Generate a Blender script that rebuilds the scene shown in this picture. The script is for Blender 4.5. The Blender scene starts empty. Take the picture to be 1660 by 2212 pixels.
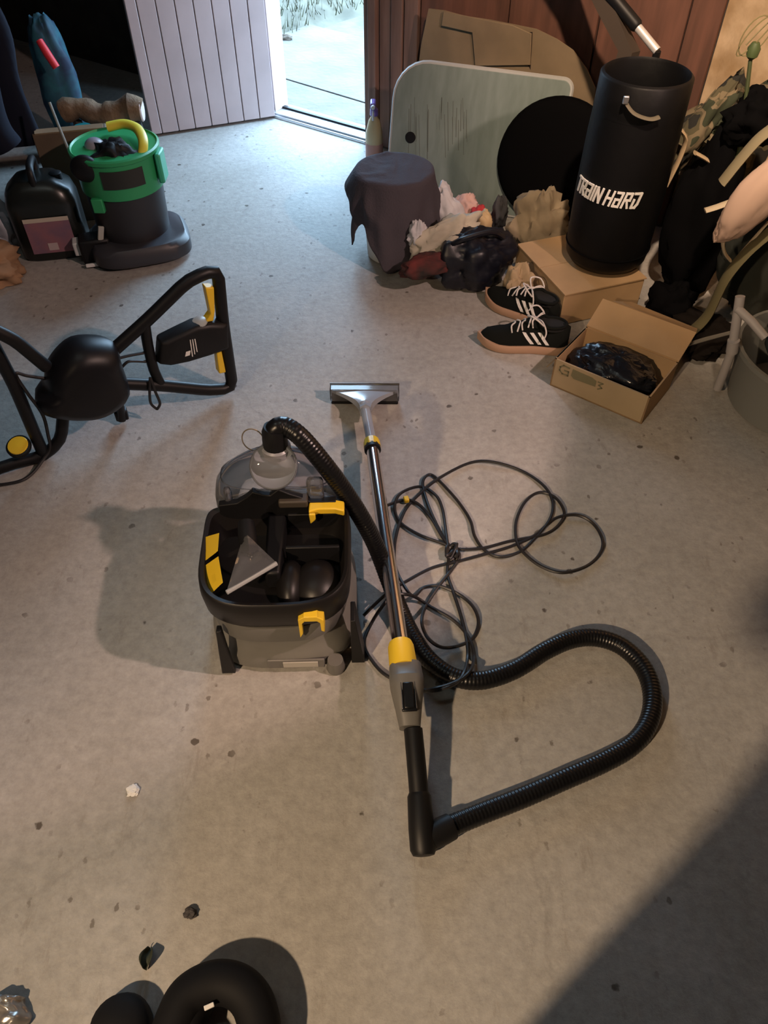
import bpy, bmesh, math, random
from mathutils import Vector, Matrix, noise
V = Vector
PI = math.pi
scene = bpy.context.scene
COL = scene.collection
random.seed(7)

# ------------------------------------------------------------------ camera
IMW, IMH, FPX = 1660.0, 2212.0, 1662.0
CAM_H = 1.5
PITCH = math.radians(48.047)     # below the horizon
ROLL = math.radians(0.307)
FWD = V((0, math.cos(PITCH), -math.sin(PITCH)))
_up = V((0, math.sin(PITCH), math.cos(PITCH)))
_rt = V((1, 0, 0))
CRT = _rt * math.cos(ROLL) + _up * math.sin(ROLL) * 1.0
CUP = _up * math.cos(ROLL) - _rt * math.sin(ROLL)
cd = bpy.data.cameras.new('camera'); cam = bpy.data.objects.new('camera', cd); COL.objects.link(cam)
cd.sensor_fit = 'VERTICAL'; cd.sensor_height = 24.0; cd.lens = FPX / IMH * 24.0
cd.clip_start = 0.01
m = Matrix((CRT, CUP, -FWD)).transposed().to_4x4(); m.translation = V((0, 0, CAM_H))
cam.matrix_world = m
scene.camera = cam

def ray(px, py):
    u = (px - IMW / 2) / FPX; v = (py - IMH / 2) / FPX
    return FWD + CRT * u - CUP * v
def G(px, py, z=0.0):            # point at height z seen at a pixel of the photograph
    d = ray(px, py); return V((0, 0, CAM_H)) + d * ((z - CAM_H) / d.z)
def P(px, py, y):                # point at depth y
    d = ray(px, py); return V((0, 0, CAM_H)) + d * (y / d.y)
def PL(px, py, p0, n):           # point on a plane
    d = ray(px, py); o = V((0, 0, CAM_H)); return o + d * ((p0 - o).dot(n) / d.dot(n))

# ------------------------------------------------------------------ world, lights, exposure
w = bpy.data.worlds.new('World'); scene.world = w; w.use_nodes = True
bg = w.node_tree.nodes['Background']
bg.inputs[0].default_value = (0.47, 0.73, 1.0, 1); bg.inputs[1].default_value = 21.0
vs = scene.view_settings
vs.view_transform = 'Standard'; vs.look = 'None'; vs.gamma = 1.0; vs.use_curve_mapping = False
vs.exposure = -0.12
scene.cycles.max_bounces = 6; scene.cycles.transparent_max_bounces = 12
scene.cycles.use_denoising = True
scene.cycles.caustics_reflective = False; scene.cycles.caustics_refractive = False
scene.cycles.sample_clamp_indirect = 4.0

W1 = V((-0.550, 3.968, 0)); W2 = V((-0.055, 3.640, 0))       # sill ends of the doorway
WU = (W2 - W1).normalized(); WN = V((-WU.y, WU.x, 0)); 
if WN.y < 0: WN = -WN                                         # outward
def WP(s, z=0.0, off=0.0):       # s metres along the back wall from the right jamb, off outwards
    p = W2 + WU * s + WN * off; return V((p.x, p.y, z))
DOOR_W = (W2 - W1).length
def light(name, kind, loc, energy, color, target=None, **kw):
    d = bpy.data.lights.new(name, kind); d.energy = energy; d.color = color
    for k, v in kw.items(): setattr(d, k, v)
    o = bpy.data.objects.new(name, d); COL.objects.link(o); o.location = loc
    if target is not None:
        o.rotation_euler = (V(target) - V(loc)).to_track_quat('-Z', 'Y').to_euler()
    return o
pc = WP(-DOOR_W / 2, 0.985, 0.02)
por = light('daylight_portal', 'AREA', pc, 1, (1, 1, 1), pc - WN, shape='RECTANGLE', size=DOOR_W, size_y=1.97)
por.data.cycles.is_portal = True
LAMP_A = V((1.55, 0.62, 2.0)); LAMP_B = V((-1.42, -1.25, 2.2)); FILL_C = V((0.45, 1.0, 2.4))
light('work_lamp', 'SPOT', LAMP_A, 185, (1.0, 0.68, 0.58), LAMP_A + V((-0.866, 0.5, -0.40)), spot_size=math.radians(71), spot_blend=0.18, shadow_soft_size=0.035)
light('pendant_lamp', 'SPOT', LAMP_B, 410, (1.0, 0.71, 0.45), (0.48, 0.16, 0), spot_size=math.radians(72), spot_blend=1.0, shadow_soft_size=0.045)
light('ceiling_fill', 'AREA', (-0.8, 0.9, 2.6), 4, (0.92, 1.0, 0.93), (-0.8, 0.9, 0), shape='RECTANGLE', size=1.2, size_y=0.12)  # unseen cool fill added overhead to lift the shaded floor
light('wall_fill', 'SPOT', FILL_C, 420, (1.0, 0.72, 0.50), (1.30, 2.65, 1.10), spot_size=math.radians(68), spot_blend=0.9, shadow_soft_size=0.04)  # unseen spot added to brighten the plaster wall and camouflage heap

# ------------------------------------------------------------------ materials
MATS = {}
def mat(name, rgb, rough=0.6, metal=0.0, spec=0.5, var=0.0, vscale=8.0, bump=0.0, bscale=60.0, coat=0.0, rgb2=None, stretch=None):
    if name in MATS: return MATS[name]
    mt = bpy.data.materials.new(name); mt.use_nodes = True
    nt = mt.node_tree; b = nt.nodes['Principled BSDF']
    b.inputs['Base Color'].default_value = (*rgb, 1); b.inputs['Roughness'].default_value = rough
    b.inputs['Metallic'].default_value = metal; b.inputs['Specular IOR Level'].default_value = spec
    b.inputs['Coat Weight'].default_value = coat
    src = None
    def coords():
        nonlocal src
        if src is None:
            tc = nt.nodes.new('ShaderNodeTexCoord'); mp = nt.nodes.new('ShaderNodeMapping')
            if stretch: mp.inputs['Scale'].default_value = stretch
            nt.links.new(tc.outputs['Object'], mp.inputs['Vector']); src = mp.outputs['Vector']
        return src
    if var or rgb2:
        n = nt.nodes.new('ShaderNodeTexNoise'); n.inputs['Scale'].default_value = vscale; n.inputs['Detail'].default_value = 5
        nt.links.new(coords(), n.inputs['Vector'])
        r = nt.nodes.new('ShaderNodeValToRGB'); r.color_ramp.elements[0].position = 0.36; r.color_ramp.elements[1].position = 0.64
        a = rgb2 if rgb2 else tuple(c * (1 - var) for c in rgb)
        c2 = rgb if rgb2 else tuple(min(1, c * (1 + var)) for c in rgb)
        r.color_ramp.elements[0].color = (*a, 1); r.color_ramp.elements[1].color = (*c2, 1)
        nt.links.new(n.outputs['Fac'], r.inputs['Fac']); nt.links.new(r.outputs['Color'], b.inputs['Base Color'])
    if bump:
        n = nt.nodes.new('ShaderNodeTexNoise'); n.inputs['Scale'].default_value = bscale; n.inputs['Detail'].default_value = 4
        nt.links.new(coords(), n.inputs['Vector'])
        bp = nt.nodes.new('ShaderNodeBump'); bp.inputs['Strength'].default_value = bump; bp.inputs['Distance'].default_value = 0.01
        nt.links.new(n.outputs['Fac'], bp.inputs['Height']); nt.links.new(bp.outputs['Normal'], b.inputs['Normal'])
    MATS[name] = mt
    return mt

def clear_mat(name, tint=(0.93, 0.93, 0.95), body=0.06, bodycol=(0.6, 0.6, 0.62), rough=0.03):
    """thin clear plastic: see-through, with a glossy skin that grows at grazing angles"""
    mt = bpy.data.materials.new(name); mt.use_nodes = True; nt = mt.node_tree
    for n in list(nt.nodes): nt.nodes.remove(n)
    out = nt.nodes.new('ShaderNodeOutputMaterial'); tr = nt.nodes.new('ShaderNodeBsdfTransparent'); tr.inputs[0].default_value = (*tint, 1)
    df = nt.nodes.new('ShaderNodeBsdfDiffuse'); df.inputs[0].default_value = (*bodycol, 1)
    gl = nt.nodes.new('ShaderNodeBsdfGlossy'); gl.inputs['Roughness'].default_value = rough
    fr = nt.nodes.new('ShaderNodeFresnel'); fr.inputs['IOR'].default_value = 1.5
    m1 = nt.nodes.new('ShaderNodeMixShader'); m1.inputs[0].default_value = body
    m2 = nt.nodes.new('ShaderNodeMixShader')
    nt.links.new(tr.outputs[0], m1.inputs[1]); nt.links.new(df.outputs[0], m1.inputs[2])
    nt.links.new(fr.outputs[0], m2.inputs[0]); nt.links.new(m1.outputs[0], m2.inputs[1]); nt.links.new(gl.outputs[0], m2.inputs[2])
    nt.links.new(m2.outputs[0], out.inputs[0]); MATS[name] = mt
    return mt

def floor_mat():
    mt = bpy.data.materials.new('worn_concrete'); mt.use_nodes = True; nt = mt.node_tree; b = nt.nodes['Principled BSDF']
    L = nt.links.new
    tc = nt.nodes.new('ShaderNodeTexCoord')
    def noi(scale, detail=5, rough=0.6, stretch=None):
        n = nt.nodes.new('ShaderNodeTexNoise'); n.inputs['Scale'].default_value = scale; n.inputs['Detail'].default_value = detail
        n.inputs['Roughness'].default_value = rough
        if stretch:
            mp = nt.nodes.new('ShaderNodeMapping'); mp.inputs['Scale'].default_value = stretch
            L(tc.outputs['Object'], mp.inputs['Vector']); L(mp.outputs['Vector'], n.inputs['Vector'])
        else: L(tc.outputs['Object'], n.inputs['Vector'])
        return n
    def ramp(f, p0, p1, c0, c1):
        r = nt.nodes.new('ShaderNodeValToRGB'); r.color_ramp.elements[0].position = p0; r.color_ramp.elements[1].position = p1
        r.color_ramp.elements[0].color = (*c0, 1); r.color_ramp.elements[1].color = (*c1, 1); L(f, r.inputs['Fac']); return r
    def mix(f, a, c, mode='MIX'):
        x = nt.nodes.new('ShaderNodeMix'); x.data_type = 'RGBA'; x.blend_type = mode
        if isinstance(f, float): x.inputs[0].default_value = f
        else: L(f, x.inputs[0])
        L(a, x.inputs[6])
        if isinstance(c, tuple): x.inputs[7].default_value = (*c, 1)
        else: L(c, x.inputs[7])
        return x.outputs[2]
    base = ramp(noi(2.2, 6).outputs['Fac'], 0.35, 0.68, (0.345, 0.33, 0.305), (0.43, 0.415, 0.395)).outputs['Color']
    fine = ramp(noi(42, 7, 0.75).outputs['Fac'], 0.3, 0.7, (0.77, 0.77, 0.76), (1.13, 1.13, 1.13)).outputs['Color']
    base = mix(1.0, base, fine, 'MULTIPLY')
    # scratched, trowelled streaks
    st = ramp(noi(22, 7, 0.78, (1, 0.3, 1)).outputs['Fac'], 0.58, 0.70, (0, 0, 0), (0.6, 0.6, 0.6)).outputs['Color']
    base = mix(st, base, (0.24, 0.215, 0.185))
    # dark flecks and droppings
    vo = nt.nodes.new('ShaderNodeTexVoronoi'); vo.inputs['Scale'].default_value = 11; L(tc.outputs['Object'], vo.inputs['Vector'])
    wv = noi(60, 2); 
    ad = nt.nodes.new('ShaderNodeMath'); ad.operation = 'MULTIPLY_ADD'; L(wv.outputs['Fac'], ad.inputs[0]); ad.inputs[1].default_value = 0.16; L(vo.outputs['Distance'], ad.inputs[2])
    fl = ramp(ad.outputs[0], 0.155, 0.18, (1, 1, 1), (0, 0, 0)).outputs['Color']
    area = ramp(noi(3.1, 3).outputs['Fac'], 0.42, 0.55, (0, 0, 0), (1, 1, 1)).outputs['Color']
    base = mix(mix(1.0, fl, area, 'MULTIPLY'), base, (0.10, 0.085, 0.07))
    v3 = nt.nodes.new('ShaderNodeTexVoronoi'); v3.inputs['Scale'].default_value = 34; mp3 = nt.nodes.new('ShaderNodeMapping'); mp3.inputs['Scale'].default_value = (1, 0.6, 1); mp3.inputs['Rotation'].default_value = (0, 0, 0.5)
    L(tc.outputs['Object'], mp3.inputs['Vector']); L(mp3.outputs['Vector'], v3.inputs['Vector'])
    a3 = nt.nodes.new('ShaderNodeMath'); a3.operation = 'MULTIPLY_ADD'; L(noi(90, 3).outputs['Fac'], a3.inputs[0]); a3.inputs[1].default_value = 0.5; L(v3.outputs['Distance'], a3.inputs[2])
    f3 = ramp(a3.outputs[0], 0.36, 0.42, (1, 1, 1), (0, 0, 0)).outputs['Color']
    ar3 = ramp(noi(4.5, 4).outputs['Fac'], 0.50, 0.62, (0, 0, 0), (0.8, 0.8, 0.8)).outputs['Color']
    base = mix(mix(1.0, f3, ar3, 'MULTIPLY'), base, (0.15, 0.13, 0.11))
    pale = ramp(noi(13, 6, 0.7).outputs['Fac'], 0.60, 0.72, (0, 0, 0), (0.35, 0.35, 0.35)).outputs['Color']
    base = mix(pale, base, (0.52, 0.50, 0.47))
    # hairline cracks
    v2 = nt.nodes.new('ShaderNodeTexVoronoi'); v2.feature = 'DISTANCE_TO_EDGE'; v2.inputs['Scale'].default_value = 0.75
    wob = noi(5, 5); mx = nt.nodes.new('ShaderNodeMix'); mx.data_type = 'VECTOR'; mx.inputs[0].default_value = 0.13
    L(tc.outputs['Object'], mx.inputs[4]); L(wob.outputs['Color'], mx.inputs[5]); L(mx.outputs[1], v2.inputs['Vector'])
    cr = ramp(v2.outputs['Distance'], 0.0006, 0.0022, (0.16, 0.16, 0.16), (0, 0, 0)).outputs['Color']
    base = mix(cr, base, (0.15, 0.135, 0.12))
    L(base, b.inputs['Base Color']); b.inputs['Roughness'].default_value = 0.62; b.inputs['Specular IOR Level'].default_value = 0.35
    bp = nt.nodes.new('ShaderNodeBump'); bp.inputs['Strength'].default_value = 0.4; bp.inputs['Distance'].default_value = 0.006
    L(noi(45, 8, 0.7).outputs['Fac'], bp.inputs['Height']); L(bp.outputs['Normal'], b.inputs['Normal'])
    return mt

def camo_mat():
    mt = bpy.data.materials.new('camouflage'); mt.use_nodes = True; nt = mt.node_tree; b = nt.nodes['Principled BSDF']; L = nt.links.new
    tc = nt.nodes.new('ShaderNodeTexCoord'); n = nt.nodes.new('ShaderNodeTexNoise'); n.inputs['Scale'].default_value = 13; n.inputs['Detail'].default_value = 1.5
    L(tc.outputs['Object'], n.inputs['Vector'])
    r = nt.nodes.new('ShaderNodeValToRGB'); r.color_ramp.interpolation = 'CONSTANT'
    e = r.color_ramp.elements; e[0].position = 0; e[0].color = (0.012, 0.012, 0.010, 1); e[1].position = 0.42; e[1].color = (0.075, 0.065, 0.035, 1)
    x = e.new(0.5); x.color = (0.16, 0.125, 0.075, 1); x = e.new(0.58); x.color = (0.03, 0.036, 0.018, 1)
    L(n.outputs['Fac'], r.inputs['Fac']); L(r.outputs['Color'], b.inputs['Base Color']); b.inputs['Roughness'].default_value = 0.9
    return mt

M_FLOOR = floor_mat(); M_CAMO = camo_mat()
BLACK = mat('black_plastic', (0.007, 0.007, 0.008), 0.48, spec=0.3)
BLACKG = mat('black_gloss_hose', (0.005, 0.005, 0.006), 0.31, spec=0.4)
BLACKF = mat('black_fabric', (0.0035, 0.0035, 0.004), 0.95, spec=0.03)
RUBBER = mat('black_rubber', (0.006, 0.006, 0.007), 0.7, spec=0.2)
YEL = mat('yellow_plastic', (0.78, 0.52, 0.03), 0.4)
GREY = mat('grey_plastic', (0.135, 0.13, 0.12), 0.45)
GREYT = mat('grey_tank_plastic', (0.165, 0.16, 0.145), 0.5, var=0.10, vscale=5)
CHROME = mat('chrome', (0.75, 0.72, 0.72), 0.17, 1.0)
ALU = mat('aluminium', (0.7, 0.72, 0.75), 0.35, 1.0)
CARD = mat('cardboard', (0.40, 0.26, 0.135), 0.85, var=0.10, vscale=6)
CARDD = mat('old_cardboard', (0.24, 0.175, 0.105), 0.85, var=0.16, vscale=5)
WOODR = mat('red_brown_wood', (0.165, 0.072, 0.048), 0.7, rgb2=(0.10, 0.045, 0.03), vscale=9, stretch=(3, 3, 0.35))
WOODB = mat('brown_board', (0.23, 0.135, 0.105), 0.75, rgb2=(0.15, 0.085, 0.066), vscale=10, stretch=(3, 3, 0.3))
WHITEW = mat('white_painted_board', (0.50, 0.41, 0.41), 0.55, var=0.06, vscale=6)
CLEAR = clear_mat('clear_plastic', (0.95, 0.95, 0.97), 0.10, (0.62, 0.63, 0.68))
CLEARS = clear_mat('smoked_clear_plastic', (0.82, 0.83, 0.85), 0.16, (0.35, 0.36, 0.38), 0.08)
WHITE = mat('white_paint', (0.7, 0.7, 0.68), 0.6)
PRINT = mat('off_white_print', (0.75, 0.73, 0.70), 0.6)

# ------------------------------------------------------------------ mesh helpers
class MB:
    def __init__(s): s.v = []; s.f = []
    def add(s, vs, fs):
        o = len(s.v); s.v += [V(p) for p in vs]; s.f += [[i + o for i in f] for f in fs]; return s
    def box(s, c, size, rot=None, taper=1.0):
        x, y, z = [d / 2 for d in size]
        pts = [V((a * x * (taper if k > 0 else 1), b_ * y * (taper if k > 0 else 1), k * z)) for k in (-1, 1) for b_ in (-1, 1) for a in (-1, 1)]
        if rot is not None: pts = [rot @ p for p in pts]
        return s.add([p + V(c) for p in pts], [[0, 2, 3, 1], [4, 5, 7, 6], [0, 1, 5, 4], [2, 6, 7, 3], [0, 4, 6, 2], [1, 3, 7, 5]])
    def loft(s, rings, cap=True, close=False):
        n = len(rings[0]); vs = [p for r in rings for p in r]; fs = []
        R = len(rings)
        for i in range(R if close else R - 1):
            a = i * n; b_ = ((i + 1) % R) * n
            for j in range(n): k = (j + 1) % n; fs.append([a + j, a + k, b_ + k, b_ + j])
        if cap and not close: fs.append(list(range(n))[::-1]); fs.append([(R - 1) * n + j for j in range(n)])
        return s.add(vs, fs)
    def tube(s, pts, r, n=10, cap=True, close=False, flat=1.0):
        pts = [V(p) for p in pts]; N = len(pts); rings = []; up = None
        for i, p in enumerate(pts):
            a = pts[i - 1] if (i > 0 or close) else p; b_ = pts[(i + 1) % N] if (i < N - 1 or close) else p
            t = (b_ - a).normalized()
            if up is None: up = V((0, 0, 1)) if abs(t.z) < 0.9 else V((1, 0, 0))
            x = t.cross(up)
            if x.length < 1e-5: x = t.cross(V((0, 1, 0.1)))
            x.normalize(); up = x.cross(t).normalized()
            rr = r(i, N) if callable(r) else (r[i] if isinstance(r, (list, tuple)) else r)
            rings.append([p + x * math.cos(2 * PI * j / n) * rr + up * math.sin(2 * PI * j / n) * rr * flat for j in range(n)])
        return s.loft(rings, cap, close)
    def lathe(s, prof, c=(0, 0, 0), n=28, axis=None, cap=True):
        c = V(c); q = V((0, 0, 1)).rotation_difference(V(axis)) if axis is not None else None
        rings = []
        for r, z in prof:
            ring = [V((r * math.cos(2 * PI * j / n), r * math.sin(2 * PI * j / n), z)) for j in range(n)]
            if q: ring = [q @ p for p in ring]
            rings.append([p + c for p in ring])
        return s.loft(rings, cap)
    def prism(s, poly, d):          # poly of 3D points, pushed by d
        n = len(poly); d = V(d)
        return s.add([V(p) for p in poly] + [V(p) + d for p in poly],
                     [list(range(n))[::-1], [n + i for i in range(n)]] + [[i, (i + 1) % n, n + (i + 1) % n, n + i] for i in range(n)])
    def grid(s, fn, nu, nv, closeu=False):
        vs = [fn(i / (nu if closeu else nu - 1), j / (nv - 1)) for j in range(nv) for i in range(nu)]; fs = []
        for j in range(nv - 1):
            for i in range(nu if closeu else nu - 1):
                k = (i + 1) % nu; fs.append([j * nu + i, j * nu + k, (j + 1) * nu + k, (j + 1) * nu + i])
        return s.add(vs, fs)
    def ball(s, c, rad, rot=None, nu=28, nv=18, fn=None):
        c = V(c); rx, ry, rz = rad
        def f(u, v):
            th = v * PI; ph = u * 2 * PI
            d = V((math.sin(th) * math.cos(ph), math.sin(th) * math.sin(ph), math.cos(th)))
            k = fn(d) if fn else 1.0
            p = V((d.x * rx * k, d.y * ry * k, d.z * rz * k))
            return c + (rot @ p if rot is not None else p)
        o = len(s.v); top = f(0, 0); bot = f(0, 1)
        vs = [top] + [f(i / nu, j / nv) for j in range(1, nv) for i in range(nu)] + [bot]; fs = []
        for i in range(nu): fs.append([0, 1 + i, 1 + (i + 1) % nu])
        for j in range(nv - 2):
            for i in range(nu):
                a = 1 + j * nu; k = (i + 1) % nu; fs.append([a + i, a + nu + i, a + nu + k, a + k])
        a = 1 + (nv - 2) * nu
        for i in range(nu): fs.append([a + i, len(vs) - 1, a + (i + 1) % nu])
        return s.add(vs, fs)

def spline(pts, sub=8, close=False):
    pts = [V(p) for p in pts]; N = len(pts); out = []
    R = N if close else N - 1
    for i in range(R):
        if close: p0, p1, p2, p3 = pts[i - 1], pts[i], pts[(i + 1) % N], pts[(i + 2) % N]
        else: p0, p1, p2, p3 = pts[max(i - 1, 0)], pts[i], pts[i + 1], pts[min(i + 2, N - 1)]
        for k in range(sub):
            t = k / sub
            out.append(0.5 * ((2 * p1) + (p2 - p0) * t + (2 * p0 - 5 * p1 + 4 * p2 - p3) * t * t + (3 * p1 - p0 - 3 * p2 + p3) * t ** 3))
    if not close: out.append(pts[-1])
    return out
def resample(pts, step):
    out = [pts[0]]; acc = 0.0
    for a, b_ in zip(pts, pts[1:]):
        d = (b_ - a).length
        if d < 1e-9: continue
        t = step - acc
        while t <= d: out.append(a + (b_ - a) * (t / d)); t += step
        acc = d - (t - step)
    return out

def wloc(o):
    p = V((0, 0, 0))
    while o is not None: p += o.location; o = o.parent
    return p
def obj(name, mb, material, parent=None, loc=None, bevel=0.0, smooth=40, segs=2, subd=0, solid=0.0, label=None):
    off = wloc(parent) if parent is not None else (V(loc) if loc is not None else V((0, 0, 0)))
    me = bpy.data.meshes.new(name); me.from_pydata([p - off for p in mb.v], [], mb.f)
    bm = bmesh.new(); bm.from_mesh(me); bmesh.ops.recalc_face_normals(bm, faces=bm.faces); bm.to_mesh(me); bm.free()
    me.materials.append(material)
    if smooth:
        me.polygons.foreach_set('use_smooth', [True] * len(me.polygons))
        if smooth < 179: me.set_sharp_from_angle(angle=math.radians(smooth))
    o = bpy.data.objects.new(name, me); COL.objects.link(o)
    if parent is not None: o.parent = parent
    else: o.location = off
    if solid: md = o.modifiers.new('solid', 'SOLIDIFY'); md.thickness = solid; md.offset = 0
    if bevel: md = o.modifiers.new('bevel', 'BEVEL'); md.width = bevel; md.segments = segs; md.limit_method = 'ANGLE'; md.angle_limit = math.radians(35)
    if subd: md = o.modifiers.new('sub', 'SUBSURF'); md.levels = subd; md.render_levels = subd
    if label: o['label'] = label
    return o
def tag(o, label, cat, group=None):
    o['label'] = label; o['category'] = cat
    if group: o['group'] = group
    return o
def thing(name, label, cat, loc, group=None):
    o = bpy.data.objects.new(name, None); COL.objects.link(o); o.location = loc; o.empty_display_size = 0.05
    return tag(o, label, cat, group)
def struct(name, mb, material, parent=None, **k):
    o = obj(name, mb, material, parent, **k)
    if parent is None: o['kind'] = 'structure'
    return o
def rotz(a): return Matrix.Rotation(a, 3, 'Z')
def basis(x, y, z): return Matrix((V(x).normalized(), V(y).normalized(), V(z).normalized())).transposed()
def crumple(seed, amp=0.22, sc=1.6, flat=None):
    sv = V((seed * 3.17, seed * 1.31, seed * 0.77))
    def f(d):
        k = 1 + amp * (noise.noise(d * sc + sv) * 1.2 - abs(noise.noise(d * sc * 2.3 + sv)) * 0.9 + noise.noise(d * sc * 5 + sv) * 0.25)
        return k
    return f
def heap(name, c, rad, material, seed, label, cat, amp=0.25, sc=1.8, rot=None, base=0.0, group=None, parent=None, nu=40, nv=26):
    mb = MB(); mb.ball(c, rad, rot, nu, nv, crumple(seed, amp, sc))
    zmin = min(p.z for p in mb.v)
    for p in mb.v:
        if base is not None and p.z < base + 0.004: p.z = base + 0.004
    if parent is not None: return obj(name, mb, material, parent, smooth=70)
    o = obj(name, mb, material, loc=(c[0], c[1], base or 0), smooth=70)
    return tag(o, label, cat, group)

# ------------------------------------------------------------------ room shell
corner = WP(1.385); corner = V((corner.x, corner.y, 0))
RW = V((0.62, -0.78, 0)).normalized()                      # plaster wall runs towards the viewer
r_end = corner + RW * 5.0
lw = -2.5
l_back = W2 + WU * ((lw - W2.x) / WU.x)
HC = 2.75
fp = [V((lw, -2.6, 0)), V((r_end.x, -2.6, 0)), V((r_end.x, r_end.y, 0)), V((corner.x, corner.y, 0)), V((l_back.x, l_back.y, 0))]
struct('floor', MB().prism(fp, (0, 0, -0.15)), M_FLOOR, smooth=0)
struct('ceiling', MB().prism([p + V((0, 0, HC)) for p in fp], (0, 0, 0.1)), mat('pale_ceiling_boards', (0.36, 0.37, 0.36), 0.9), smooth=0)
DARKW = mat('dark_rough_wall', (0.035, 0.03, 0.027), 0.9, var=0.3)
def wall(name, a, b_, material, n, z0=0.0, z1=HC, th=0.12):
    a = V((a.x, a.y, z0)); b_ = V((b_.x, b_.y, z0)); h_ = V((0, 0, z1 - z0))
    return struct(name, MB().prism([a, b_, b_ + h_, a + h_], V(n) * th), material, smooth=0)
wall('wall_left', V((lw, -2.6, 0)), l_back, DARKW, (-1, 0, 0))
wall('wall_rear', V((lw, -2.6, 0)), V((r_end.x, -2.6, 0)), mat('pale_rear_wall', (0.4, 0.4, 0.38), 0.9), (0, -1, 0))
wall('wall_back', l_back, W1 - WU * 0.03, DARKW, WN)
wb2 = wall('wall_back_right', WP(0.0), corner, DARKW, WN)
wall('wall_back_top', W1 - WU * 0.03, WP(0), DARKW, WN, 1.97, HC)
rn = V((-RW.y, RW.x, 0))
if rn.x < 0: rn = -rn
PLASTER = mat('stained_plaster', (0.62, 0.46, 0.30), 0.9, rgb2=(0.33, 0.215, 0.11), vscale=7, bump=0.5, bscale=18)
wall('wall_right', corner, r_end, PLASTER, rn)
wall('wall_right_rear', V((r_end.x, -2.6, 0)), r_end, mat('pale_rear_wall', (0.4, 0.4, 0.38), 0.9), (1, 0, 0))
# boards on the back wall: narrow boards by the jamb, broad ones beyond, all proud of the wall and each its own piece
s = 0.0; zt = 2.5
edges = [0.0, 0.045, 0.105, 0.165, 0.235, 0.62, 0.97, 1.275, 1.385]
for i in range(len(edges) - 1):
    a, b_ = edges[i] + 0.003, edges[i + 1] - 0.003
    off = [0.05, 0.026, 0.034, 0.028, 0.016, 0.019, 0.016, 0.022][i]
    mb = MB(); p = [WP(a, 0.004, 0.0), WP(b_, 0.004, 0.0), WP(b_, zt, 0.0), WP(a, zt, 0.0)]
    mb.prism(p, -WN * off)
    obj('plank', mb, WOODB if i < 4 else WOODR, wb2, bevel=0.003)
# door frame and sill
mb = MB().prism([WP(-DOOR_W - 0.03, 0, 0.10), WP(-DOOR_W + 0.012, 0, 0.10), WP(-DOOR_W + 0.012, 1.97, 0.10), WP(-DOOR_W - 0.03, 1.97, 0.10)], -WN * 0.10)
struct('trim_1', mb, WHITEW, bevel=0.003)
mb = MB().prism([WP(0.0, 0, 0.11), WP(-0.022, 0, 0.11), WP(-0.022, 1.97, 0.11), WP(0.0, 1.97, 0.11)], -WN * 0.15)
struct('trim_2', mb, WOODB, bevel=0.003)
sill = MB(); sill.prism([WP(-DOOR_W + 0.012, -0.02, 0.11), WP(-0.022, -0.02, 0.11), WP(-0.022, -0.02, -0.04), WP(-DOOR_W + 0.012, -0.02, -0.04)], (0, 0, 0.032))
SILLO = struct('trim_3', sill, ALU, bevel=0.003)
for off in (0.075, -0.005):
    mb = MB().prism([WP(-DOOR_W + 0.012, 0.0121, off), WP(-0.022, 0.0121, off), WP(-0.022, 0.0121, off - 0.022), WP(-DOOR_W + 0.012, 0.0121, off - 0.022)], (0, 0, 0.008))
    obj('sill_rail', mb, BLACK if off > 0 else ALU, SILLO, bevel=0.002)

# ------------------------------------------------------------------ door leaf, swung into the room
LF = G(330, 296); LH = W1 + V((0.012, -0.055, 0))
lu = (LH - LF); LLEN = lu.length; lu.normalize(); ln = V((lu.y, -lu.x, 0))      # towards viewer
if ln.y > 0: ln = -ln
door = bpy.data.objects.new('door_1', None); COL.objects.link(door); door.location = LH; door['kind'] = 'structure'
H0, H1 = 0.014, 1.95
mb = MB().prism([LF + V((0, 0, H0)), LH + V((0, 0, H0)), LH + V((0, 0, H1)), LF + V((0, 0, H1))], -ln * 0.03)
obj('backing_board', mb, WHITEW, door)
mb = MB().prism([LF + V((0, 0, H0)), LF + lu * 0.045 + V((0, 0, H0)), LF + lu * 0.045 + V((0, 0, H1)), LF + V((0, 0, H1))], ln * 0.012)
obj('edge_stile', mb, WHITEW, door, bevel=0.003)
NPL = 7; a0 = 0.047; pw = (LLEN - a0) / NPL
for i in range(NPL):
    a = LF + lu * (a0 + pw * i + 0.0022); b_ = LF + lu * (a0 + pw * (i + 1) - 0.0022)
    z = V((0, 0, H0))
    mb = MB().prism([a + z, b_ + z, b_ + V((0, 0, H1)), a + V((0, 0, H1))], ln * 0.011)
    obj('plank', mb, WHITEW, door, bevel=0.002)

# ------------------------------------------------------------------ outdoors
OUTC = mat('outdoor_concrete', (0.098, 0.085, 0.072), 0.85, var=0.14, vscale=5, bump=0.5, bscale=30)
j0 = G(600, 165, -0.03); j1 = G(800, 225, -0.03); jd = (j1 - j0).normalized()
def on_j(p, t): return V((p.x + jd.x * t, p.y + jd.y * t, -0.03))
A0 = WP(-2.2, -0.03, 0.13); B0 = WP(1.6, -0.03, 0.13)
jm = (j0 + j1) / 2; jn = V((-jd.y, jd.x, 0)); jn = jn if jn.y > 0 else -jn
apron = struct('pavement', MB().prism([V((-4, 3, -0.06)), V((6, -1.0, -0.06)), V((6, 12, -0.06)), V((-4, 12, -0.06))], (0, 0, -0.1)), mat('outdoor_soil', (0.085, 0.075, 0.062), 0.95, var=0.2, bump=0.6, bscale=25), smooth=0)
mb = MB().prism([A0, B0, on_j(jm - jn * 0.006, 2.4), on_j(jm - jn * 0.006, -2.2)], (0, 0, -0.028)); obj('paving_slab', mb, OUTC, apron, bevel=0.003)
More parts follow.
